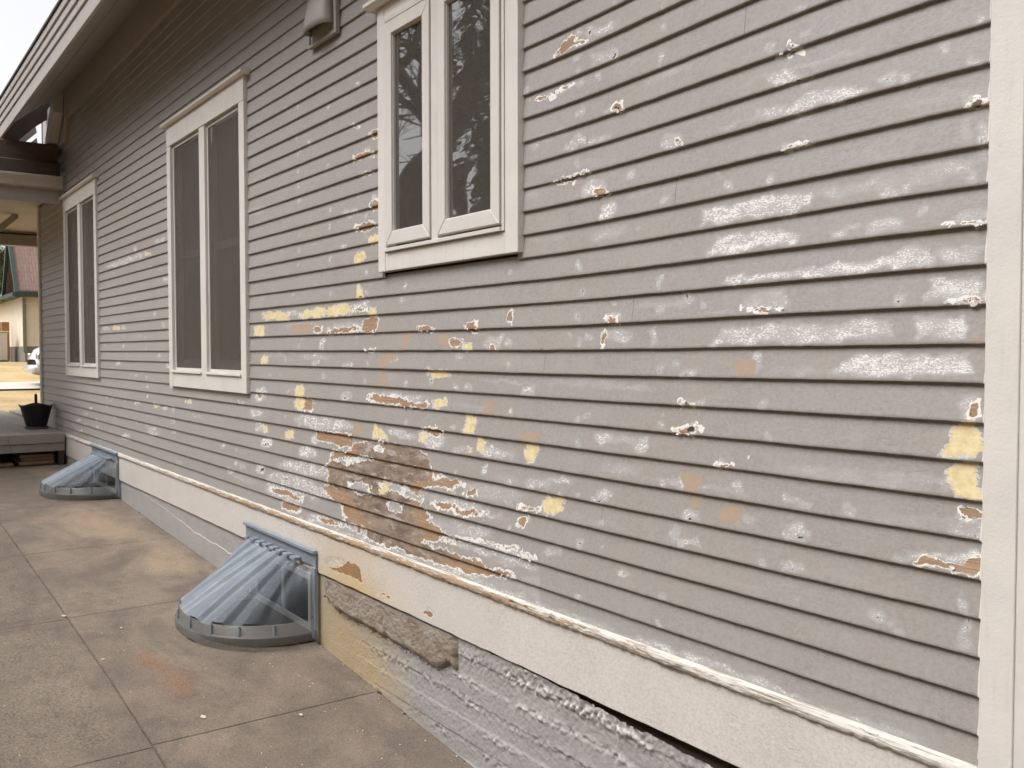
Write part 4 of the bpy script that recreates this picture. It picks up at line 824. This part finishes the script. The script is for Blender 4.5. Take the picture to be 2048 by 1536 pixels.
m = MB(); m.box(-11.72, -11.63, -3.15, -3.06, .25, .431); pp(m.build('deck_post', DARKWOOD, bevel=.004))
m = MB(); m.box(-12.5, -12.46, -3.15, -.06, .20, .58); pp(m.build('joist', DARKWOOD))
# gutter and eave of the porch roof
m = MB(); m.prism([(-11.47,3.385),(-11.44,3.40),(-11.43,3.45),(-11.405,3.50),(-11.405,3.525),(-11.43,3.525),(-11.54,3.53),(-11.54,3.385)], 'y', -4.2, -.045)
pp(m.build('gutter', trim_mat('gutter_paint', (0.48, 0.42, 0.37), 0.4), bevel=.002))
m = MB(); m.box(-11.62, -11.545, -4.2, -.045, 3.24, 3.40); pp(m.build('fascia_board', EAVE, bevel=.004))
m = MB(); m.box(-11.85, -11.56, -4.2, -.045, 3.55, 3.70); pp(m.build('roof_edge', DARKWOOD, bevel=.01))
m = MB(); m.box(-11.96, -11.66, -4.2, -.045, 3.703, 3.92); pp(m.build('roof_edge', simple('brown_roof_edge', (0.12,0.085,0.062), .9, .35, 6, .003, 50, sc3=(1,1,5)), bevel=.01))
m = MB(); m.box(-16.4, -11.63, -4.2, -.045, 3.405, 3.43); m.box(-16.4, -13.25, -.043, 1.5, 3.405, 3.43); pp(m.build('ceiling', PCEIL))
m = MB(); m.box(-16.4, -12.0, -4.2, 1.5, 3.52, 3.56); pp(m.build('roof', SHINGLE))
m = MB(); m.box(-16.15, -15.95, -4.2, 1.6, 3.19, 3.355); pp(m.build('beam', EAVE, bevel=.005))
m = MB(); m.box(-16.22, -16.17, -4.2, .42, 3.358, 3.40); pp(m.build('rafter', DARKWOOD))
m = MB(); m.box(-15.98, -15.955, .40, .55, 3.2, 3.404); pp(m.build('beam_block', EAVE))
m = MB(); m.prism([(-.62,3.02),(-.55,2.98),(-.14,3.36),(-.14,3.404),(-.21,3.404)], 'x', -14.1, -14.02); pp(m.build('brace', PCEIL))
for yy in (-4.1, -2.2): 
    m = MB(); m.box(-16.12, -15.99, yy, yy+.13, .637, 3.188); pp(m.build('porch_post', TRIM, bevel=.006))
m = MB(); m.box(-11.74, -11.63, -4.15, -4.03, .30, 3.235); pp(m.build('porch_post', TRIM, bevel=.006))
# boards stored under the deck
FIREWOOD = simple('stacked_lumber', (0.42, 0.27, 0.165), 0.9, 0.35, 3, 0.004, 50, sc3=(1,1,8))
for i, (y0, y1, z0, z1, x, lab) in enumerate(((-.50,-.13,.285,.325,-11.74,'lowest reddish plank lying under the porch deck'), (-.47,-.13,.328,.366,-11.77,'middle reddish plank in the stack under the porch deck'), (-.49,-.14,.369,.402,-11.75,'topmost reddish plank in the stack under the porch deck'), (-.90,-.545,.270,.315,-11.80,'short plank lying alone in the dark under the deck'))):
    m = MB(); zz = float(zg(x)); m.box(x-.5, x, y0, y1, z0-.012, z1-.012); o = m.build('plank', FIREWOOD, bevel=.005); o.rotation_euler = (0, 0, 0)
    tag(o, lab, 'plank', 'planks under the porch deck')
# black tub planter on the deck
tub = empty('tub_planter', (-12.39, -.215, .637), 'black flared tub planter on a grey saucer on the porch deck', 'planter'); TI = Matrix.Translation((-12.39, -.215, .637)).inverted()
def tp(o): o.parent = tub; o.matrix_parent_inverse = TI; return o
BLACK = simple('black_plastic', (0.012, 0.011, 0.011), 0.45, 0.2); SAUC = simple('saucer_grey', (0.12, 0.11, 0.105), 0.6)
c0 = (-12.39, -.215, .637)
m = MB(); m.lathe([(.0,.001),(.125,.001),(.130,.03),(.122,.032),(.0,.02)], c0, 28); tp(m.build('saucer', SAUC, smooth=False))
nu = 40; V = []
for r, z, sc_ in ((.0,.03,0),(.11,.03,0),(.118,.05,0),(.172,.255,.6),(.188,.275,1),(.192,.292,1),(.182,.290,1),(.165,.25,.6),(.0,.20,0)):
    V += [(c0[0]+r*math.cos(t), c0[1]+r*math.sin(t), c0[2]+z+sc_*.012*math.cos(4*t+.4)) for t in (2*math.pi*i/nu for i in range(nu+1))]
tp(link('tub', grid_mesh('tub', np.array(V), 9, nu+1, smooth=True), BLACK))
m = MB(); m.tube((c0[0],c0[1],c0[2]+.19), (c0[0]-.01,c0[1],c0[2]+.405), .018, .016, 12); m.tube((c0[0]-.01,c0[1],c0[2]+.405), (c0[0]-.01,c0[1],c0[2]+.42), .0165, .010, 12); tp(m.build('stake', BLACK))
# ------------------------------------------------------------------ small litter on the walkway
FLAKE = simple('paint_flake', (0.60, 0.54, 0.45), 0.7, 0.12, 30)
def flake(x, y, s, label):
    z = float(zg(x)); n_ = 9; pts = [(x+s*(.5+.5*random.random())*math.cos(t)*1.3, y+s*(.5+.5*random.random())*math.sin(t)*.8) for t in (2*math.pi*i/n_ for i in range(n_))]
    top = [(px_, py_, z+.004+.004*random.random()) for px_, py_ in pts]; bot_ = [(px_, py_, zz-.0015) for (px_, py_), (_, _, zz) in zip(pts, top)]
    m = MB(); m.add(top+bot_, [tuple(range(n_)), tuple(range(2*n_-1, n_-1, -1))]+[(i, n_+i, n_+(i+1) % n_, (i+1) % n_) for i in range(n_)])
    tag(m.build('paint_flake', FLAKE), label, 'paint flake', 'larger paint flakes on the walkway')
flake(-4.114, -.823, .018, 'cream paint flake on the near slab below the rust stain'); flake(-5.0, -1.05, .014, 'narrow pale flake beside the long joint left of the rust stain')
flake(-5.43, -.862, .012, 'small pale flake left of the near window well cover'); flake(-5.80, -1.09, .018, 'white chip stuck where the walkway joints cross'); flake(-3.92, -.44, .014, 'tan flake near the cross joint by the foundation')
m = MB()
for i in range(420):
    x = -2.6-5.5*random.random()**1.2; y = -.03-1.0*random.random()**1.4 if random.random() < .75 else -1.1-.9*random.random()
    s = .001+.003*random.random()**2; z = float(zg(x))+.002; a0 = random.random()*6.3
    m.add([(x+s*math.cos(a0+t)*1.5, y+s*math.sin(a0+t), z+.003*random.random()) for t in (0, 1.7, 3.1, 4.6)], [(0,1,2,3)])
tag(m.build('paint_chips', FLAKE, recalc=False), 'fine pale paint chips sprinkled over the walkway slabs', 'paint chips', kind='stuff')
m = MB()
for i in range(700):     # dirt and grit gathered along the wall and in the joints
    u = random.random()
    if u < .55: x = -9-0+7.0*random.random(); y = -.022-.012*random.random()**2
    elif u < .8: x = -9.+6.5*random.random(); y = -1.075+random.gauss(0, .003)
    elif u < .87: q_ = random.random(); x = lx[0]+(lx[-1]-lx[0])*q_; y = -.034-.006*random.random()
    else: x = random.choice(JX[2:6])+random.gauss(0, .005); y = -2.1*random.random()
    z = float(zg(x))-.006; r = .003+.007*random.random()**2
    if .55 <= u < .8 or u >= .87: r = min(r, .0055)*.6; z -= .002
    if .8 <= u < .87: z = float(np.interp(x, lx, lz))+random.gauss(0, .006); r *= .7
    if u < .55 and random.random() < .12: r *= 1.8
    o_ = [(random.uniform(.6,1.2)*r) for _ in range(6)]
    m.add([(x+o_[0],y,z),(x,y+o_[1],z),(x-o_[2],y,z),(x,y-o_[3],z),(x,y,z+o_[4]),(x,y,z-o_[5])], [(0,1,4),(1,2,4),(2,3,4),(3,0,4),(1,0,5),(2,1,5),(3,2,5),(0,3,5)])
tag(m.build('dirt_litter', DIRT, recalc=False), 'dark dirt and grit gathered along the wall base and slab joints', 'dirt', kind='stuff')
m = MB(); tz = float(zg(-5.05))+.006; m.tube((-5.09,-.60,tz), (-5.05,-.592,tz+.002), .003, .003, 6); m.tube((-5.05,-.592,tz+.002), (-5.01,-.588,tz), .003, .002, 6)
tag(m.build('twig', DARKWOOD), 'short dark twig lying in front of the near window well cover', 'twig')
# ------------------------------------------------------------------ across the street
NY = simple('cream_siding', (0.66, 0.60, 0.48), 0.7, 0.08, 3); NG = simple('dark_green_trim', (0.018, 0.042, 0.036), 0.6, 0.2); NF = simple('grey_block', (0.17, 0.165, 0.15), 0.9, 0.3, 6)
def shingle_mat():
    t = NT('brown_shingles'); o = t.obj()
    br = t.n('TexBrick', {'Vector': t.n('Mapping', {0: o, 2: (0, 0, math.pi/2)}).outputs[0] if False else o, 'Color1': (0.19,0.125,0.105,1), 'Color2': (0.27,0.19,0.165,1), 'Mortar': (0.10,0.065,0.055,1), 'Scale': 1.0, 'Mortar Size': .01, 'Brick Width': .22, 'Row Height': .09})
    return t.done(t.mix(t.noise(o, 5, 4), br.outputs[0], (0.24, 0.165, 0.14)), 0.95)
NSH = shingle_mat()
nhz = 1.22; nc_ = (-34.0, 2.74)       # near corner of the neighbour's house
neigh = empty('neighbour_house', (-36, 5, nhz), 'cream sided house with dark green gable trim and brown roof across the street', 'house'); NI = Matrix.Translation((-36, 5, nhz)).inverted()
def np_(o): o.parent = neigh; o.matrix_parent_inverse = NI; return o
zf, ze = nhz+.52, 3.50
def lap_wall(p0, p1, z0, z1, nrm, name='wall'):
    m = MB(); n_ = int((z1-z0)/.10); p0 = Vector((*p0, 0)); p1 = Vector((*p1, 0)); nv_ = Vector((*nrm, 0))
    for i in range(n_):
        za = z0+(z1-z0)*i/n_; zb_ = z0+(z1-z0)*(i+1)/n_
        a1 = p0+nv_*.025; b1 = p1+nv_*.025
        m.add([(a1.x,a1.y,za),(b1.x,b1.y,za),(p1.x,p1.y,zb_),(p0.x,p0.y,zb_),(p0.x,p0.y,za),(p1.x,p1.y,za)], [(0,1,2,3),(4,5,1,0)])
    return np_(m.build(name, NY, recalc=False))
lap_wall((-34.0,2.74), (-34.0,12.0), zf, ze, (1,0)); lap_wall((-41.0,1.36+2.0), (-34.0,2.74), zf, ze, (0,-1))
m = MB(); m.box(-41, -34.04, 2.8, 12, nhz-.3, ze); np_(m.build('core', NY))
m = MB(); m.box(-41.02, -33.99, 2.76, 12.02, nhz-.3, zf); np_(m.build('foundation', NF))
m = MB(); m.prism([(-33.65,3.40),(-33.65,3.55),(-35.15,5.65),(-36.6,3.55),(-36.6,3.40),(-35.15,5.5)], 'y', 2.55, 12.3); np_(m.build('roof', NSH))
m = MB(); m.prism([(-34.05,ze),(-36.2,ze),(-35.15,5.4)], 'y', 2.72, 2.80); np_(m.build('gable', NG))
m = MB(); m.prism([(-33.55,3.32),(-33.55,3.50),(-35.15,5.72),(-36.7,3.50),(-36.7,3.32),(-35.15,5.35)], 'y', 2.44, 2.548); np_(m.build('rake_board', NG))
m = MB(); m.box(-41.3, -33.6, 2.38, 2.72, 3.36, 3.48); np_(m.build('eave_board', NG))
m = MB(); m.box(-41.3, -36.62, 2.5, 12.3, 3.49, 3.60); np_(m.build('low_roof', NSH))
m = MB(); m.box(-33.62, -33.52, 2.54, 12.3, 3.34, 3.50); np_(m.build('gutter', NG))
m = MB(); m.box(-33.97, -33.90, 2.70, 2.80, zf-.2, 3.3); np_(m.build('downspout', NF))
m = MB(); m.box(-33.99, -33.93, 5, 6.2, zf+.5, zf+1.7); np_(m.build('window', DARKGLASS))
fence = empty('wood_fence', (-38.5, 1.6, 1.22), 'orange brown wooden fence beside the cream house', 'fence'); FI = Matrix.Translation((-38.5, 1.6, 1.22)).inverted()
FW = simple('cedar_fence', (0.36, 0.17, 0.06), 0.8, 0.25, 4, sc3=(1,1,4))
for i in range(14):
    m = MB(); m.box(-37.2, -37.16, -.9+.26*i, -.9+.26*i+.245, 1.24, 2.62+random.uniform(-.02,.02)); o = m.build('fence_board', FW); o.parent = fence; o.matrix_parent_inverse = FI
ub = empty('utility_box', (-36, 2.0, 1.22), 'pale grey utility cabinet in front of the wooden fence', 'cabinet'); UI = Matrix.Translation((-36, 2.0, 1.22)).inverted()
UG = simple('pale_grey_metal', (0.55, 0.53, 0.50), 0.5)
m = MB(); m.box(-36.3, -35.6, 1.35, 2.46, 1.26, 2.22); o = m.build('cabinet', UG, bevel=.02); o.parent = ub; o.matrix_parent_inverse = UI
m = MB(); m.box(-36.35, -35.55, 1.3, 2.50, 2.222, 2.26); o = m.build('lid', UG, bevel=.01); o.parent = ub; o.matrix_parent_inverse = UI
m = MB(); m.box(-36.3, -35.58, 1.33, 2.48, 1.20, 1.258); o = m.build('plinth', NF); o.parent = ub; o.matrix_parent_inverse = UI
# parked car, its rear end just showing past the house corner
car = empty('parked_car', (-23.9, 3.6, float(zg(-23.9))), 'silver car parked beyond the porch, only its rounded end showing past the house corner', 'car'); cz0 = float(zg(-23.9)); CI = Matrix.Translation((-23.9, 3.6, cz0)).inverted()
def cp(o): o.parent = car; o.matrix_parent_inverse = CI; return o
SILVER = simple('silver_car_paint', (0.55, 0.55, 0.56), 0.28, 0.03, Metallic=0.35, Coat_Weight=0.6); CHROME = simple('chrome', (0.7,0.7,0.7), 0.15, 0.05, Metallic=1.0); RUB = simple('tyre_rubber', (0.02,0.02,0.02), 0.8); REDL = simple('tail_light_red', (0.35,0.03,0.025), 0.2)
def body_loft(prof_fn, y0, y1, n_=36, m_=22):
    V = []
    for j in range(n_+1):
        y = y0+(y1-y0)*j/n_; V += prof_fn(y, j/n_, m_)
    return np.array(V), n_+1, m_+1
def car_prof(y, t, m_):
    endr = min(1.0, math.sqrt(max(0, 1-((abs(t-.5)-.40)/.10)**2)) if abs(t-.5) > .40 else 1.0)
    hwid = .88*(.72+.28*endr); zlo = .22+.16*(1-endr); zhi = .62+.34*endr if t < .5 else .55+.33*endr
    out = []
    for i in range(m_+1):
        a_ = math.pi*i/m_; cx2 = math.cos(a_); sx2 = math.sin(a_)
        out.append((-23.9+hwid*np.sign(cx2)*abs(cx2)**.35, y, cz0+zlo+(zhi-zlo)*abs(sx2)**.45))
    return out
V, nr_, nc2 = body_loft(car_prof, 1.45, 5.95); cp(link('body', grid_mesh('body', V, nr_, nc2, smooth=True), SILVER))
def cab_prof(y, t, m_):
    h = math.sin(math.pi*min(max(t,0),1))**.45; out = []
    for i in range(m_+1):
        a_ = math.pi*i/m_; cx2 = math.cos(a_); out.append((-23.9+(.80-.18*abs(math.sin(a_))**.8)*np.sign(cx2)*abs(cx2)**.4, y, cz0+.88+.58*h*abs(math.sin(a_))**.5))
    return out
V, nr_, nc2 = body_loft(cab_prof, 2.2, 5.0); cp(link('cabin', grid_mesh('cabin', V, nr_, nc2, smooth=True), SILVER))
m = MB(); m.prism([(2.55,.98),(3.0,1.32),(4.2,1.33),(4.75,.98)], 'x', -23.9+.80, -23.9+.70); o = m.build('side_window', DARKGLASS); o.location.z = cz0; cp(o)
for yy in (2.35, 5.05):
    for xx in (-23.9-.80, -23.9+.80):
        s_ = 1 if xx > -23.9 else -1
        m = MB(); m.tube((xx-.1*s_,yy,cz0+.32), (xx+.1*s_,yy,cz0+.32), .32, .32, 22); wh = cp(m.build('wheel', RUB, bevel=.02))
        m = MB(); m.tube((xx+.095*s_,yy,cz0+.32), (xx+.107*s_,yy,cz0+.32), .21, .20, 18); r_ = m.build('rim', CHROME); r_.parent = wh; r_.matrix_parent_inverse = CI
m = MB(); m.tube((-23.9-.80,1.46,cz0+.40), (-23.9+.80,1.46,cz0+.40), .10, .10, 12); cp(m.build('bumper', SILVER, smooth=True))
for s_ in (-1, 1):
    m = MB(); m.box(-23.9+s_*.62-.12, -23.9+s_*.62+.12, 1.46, 1.58, cz0+.62, cz0+.76); cp(m.build('lamp', CHROME, bevel=.02))
# ------------------------------------------------------------------ trees
BARK = simple('grey_bark', (0.075, 0.06, 0.048), 0.95, 0.35, 6, 0.02, 20, sc3=(3,3,1))
NEEDLE = simple('dry_evergreen_needles', (0.085, 0.085, 0.035), 0.9, 0.45, 2.5)
def bare_tree(base, h, r, seed, label, fork, name='bare_tree', spread=.55, maxd=6, twist=0):
    rr = random.Random(seed); root = empty(name, base, label, 'tree', 'bare trees across the walkway'); inv = Matrix.Translation(base).inverted()
    tr, cr = MB(), MB()
    def grow(p, d, L_, rad, depth):
        mb = tr if depth < 2 else cr; n_ = 3 if depth < 2 else 2; q = Vector(p)
        for i in range(n_):
            d2 = (d+Vector((rr.gauss(0,.10), rr.gauss(0,.10), rr.gauss(0,.05)+.04))).normalized(); q2 = q+d2*L_/n_
            r2 = rad*(1-.28*(i+1)/n_); mb.tube(q, q2, rad*(1-.28*i/n_), r2, 7 if depth < 2 else (5 if depth < 4 else 3), cap=False); q = q2; d = d2
            if depth >= 1 and depth < maxd and rr.random() < .75:
                sd_ = Vector((rr.gauss(0,1), rr.gauss(0,1), rr.gauss(.3,.5))).normalized(); grow(q, (d*.55+sd_*.8).normalized(), L_*rr.uniform(.4,.7), r2*.5, depth+1)
        if depth < maxd:
            for s in range(2 if depth else fork):
                ang = rr.uniform(.3, 1.0)*spread; az = rr.uniform(0, 6.28) if depth else twist+s*6.28/fork
                o_ = d.orthogonal().normalized(); o_ = (Matrix.Rotation(az, 3, d) @ o_); grow(q, (d*math.cos(ang)+o_*math.sin(ang)).normalized(), L_*rr.uniform(.68,.85), rad*(.64 if depth else .62), depth+1)
    grow(Vector(base)-Vector((0,0,.15)), Vector((0,0,1)), h, r, 0)
    for mb, nm in ((tr,'trunk'), (cr,'crown')):
        o = mb.build(nm, BARK, recalc=False); o.parent = root; o.matrix_parent_inverse = inv
    return root
bare_tree((-15.9,-7.0,float(zg(-15.9))), 3.6, .42, 5, 'thick forked bare tree reflected in the left casement pane', 3, twist=.4)
bare_tree((-13.6,-7.2,float(zg(-13.6))), 3.0, .30, 9, 'smaller spreading bare tree reflected in the right casement pane', 3, spread=.9, twist=1.3)
bare_tree((-19.5,-7.6,float(zg(-20.5))), 3.4, .30, 14, 'bare tree farthest back in the casement reflection', 3, spread=.7)
def evergreen(base, h, rad, seed, label, name='evergreen_tree', nleaf=9000, lobes=9):
    rr = np.random.default_rng(seed); root = empty(name, base, label, 'tree', 'evergreen trees'); inv = Matrix.Translation(base).inverted()
    m = MB(); m.tube((base[0],base[1],base[2]-.2), (base[0],base[1],base[2]+h*.9), rad*.12, rad*.03, 9); o = m.build('trunk', BARK); o.parent = root; o.matrix_parent_inverse = inv
    m = MB(); lob = [(rr.uniform(.18,1), rr.uniform(0,6.28)) for _ in range(lobes*7)]
    for t_, az in lob:
        L_ = rad*(1.05-.8*t_)*rr.uniform(.6,1.1); zc_ = base[2]+h*t_
        m.tube((base[0],base[1],zc_), (base[0]+L_*math.cos(az), base[1]+L_*math.sin(az), zc_+L_*.15), .03, .008, 4)
    o = m.build('branches', BARK); o.parent = root; o.matrix_parent_inverse = inv
    n_ = nleaf; k = rr.integers(0, len(lob), n_); T = np.array([l[0] for l in lob])[k]; AZ = np.array([l[1] for l in lob])[k]
    u = rr.random(n_)**.6; L_ = rad*(1.05-.8*T)*u; c = np.stack([base[0]+L_*np.cos(AZ), base[1]+L_*np.sin(AZ), base[2]+h*T+L_*.15], -1)+rr.normal(0, rad*.085, (n_,3))
    s = rr.uniform(.5,1.2,(n_,1))*rad*.055; d1 = rr.normal(size=(n_,3)); d1 /= np.linalg.norm(d1,axis=1,keepdims=True); d2 = np.cross(d1, rr.normal(size=(n_,3))); d2 /= np.linalg.norm(d2,axis=1,keepdims=True)
    V = np.stack([c-d1*s, c+d2*s*.35, c+d1*s, c-d2*s*.35], 1).reshape(-1,3)
    me = bpy.data.meshes.new('crown'); me.vertices.add(len(V)); me.vertices.foreach_set('co', V.astype(np.float32).ravel()); me.loops.add(n_*4); me.loops.foreach_set('vertex_index', np.arange(n_*4, dtype=np.int32)); me.polygons.add(n_); me.polygons.foreach_set('loop_start', np.arange(0,n_*4,4,dtype=np.int32)); me.polygons.foreach_set('loop_total', np.full(n_,4,np.int32)); me.update()
    o = link('crown', me, NEEDLE); o.parent = root; o.matrix_parent_inverse = inv
    return root
evergreen((-52.0,4.5,1.25), 5.3, 1.7, 3, 'olive green evergreen tree behind the cream house')
evergreen((-12.6,-9.0,float(zg(-12.6))), 5.2, 1.0, 8, 'tall dark evergreen reflected in the right casement pane', nleaf=14000)
evergreen((-17.9,-7.2,float(zg(-17.9))), 4.6, 1.3, 12, 'low dark evergreen behind the forked tree in the reflection', nleaf=12000)
# house added out of view across the walkway, raised to block low sky
side = empty('sky_block_house', (-8, -13, -.1), 'tall brown house added out of the frame behind the camera to block low sky', 'house'); SI = Matrix.Translation((-8, -13, -.1)).inverted()
SW = simple('brown_side_siding', (0.16, 0.12, 0.095), 0.8, 0.15, 4)
def sp_(o): o.parent = side; o.matrix_parent_inverse = SI; return o
m = MB(); m.box(-12.2, 14, -15, -7.4, -.8, 6.3); sp_(m.build('wall', SW))
m = MB(); m.prism([(-6.8,6.15),(-6.8,6.3),(-11.2,9.4),(-15.6,6.3),(-15.6,6.15)], 'x', -12.6, 14.5); sp_(m.build('roof', SHINGLE))
for xw in (-9,-5,-1,3):
    m = MB(); m.box(xw-.6, xw+.6, -7.395, -7.34, 1.3, 2.8); sp_(m.build('window', DARKGLASS))
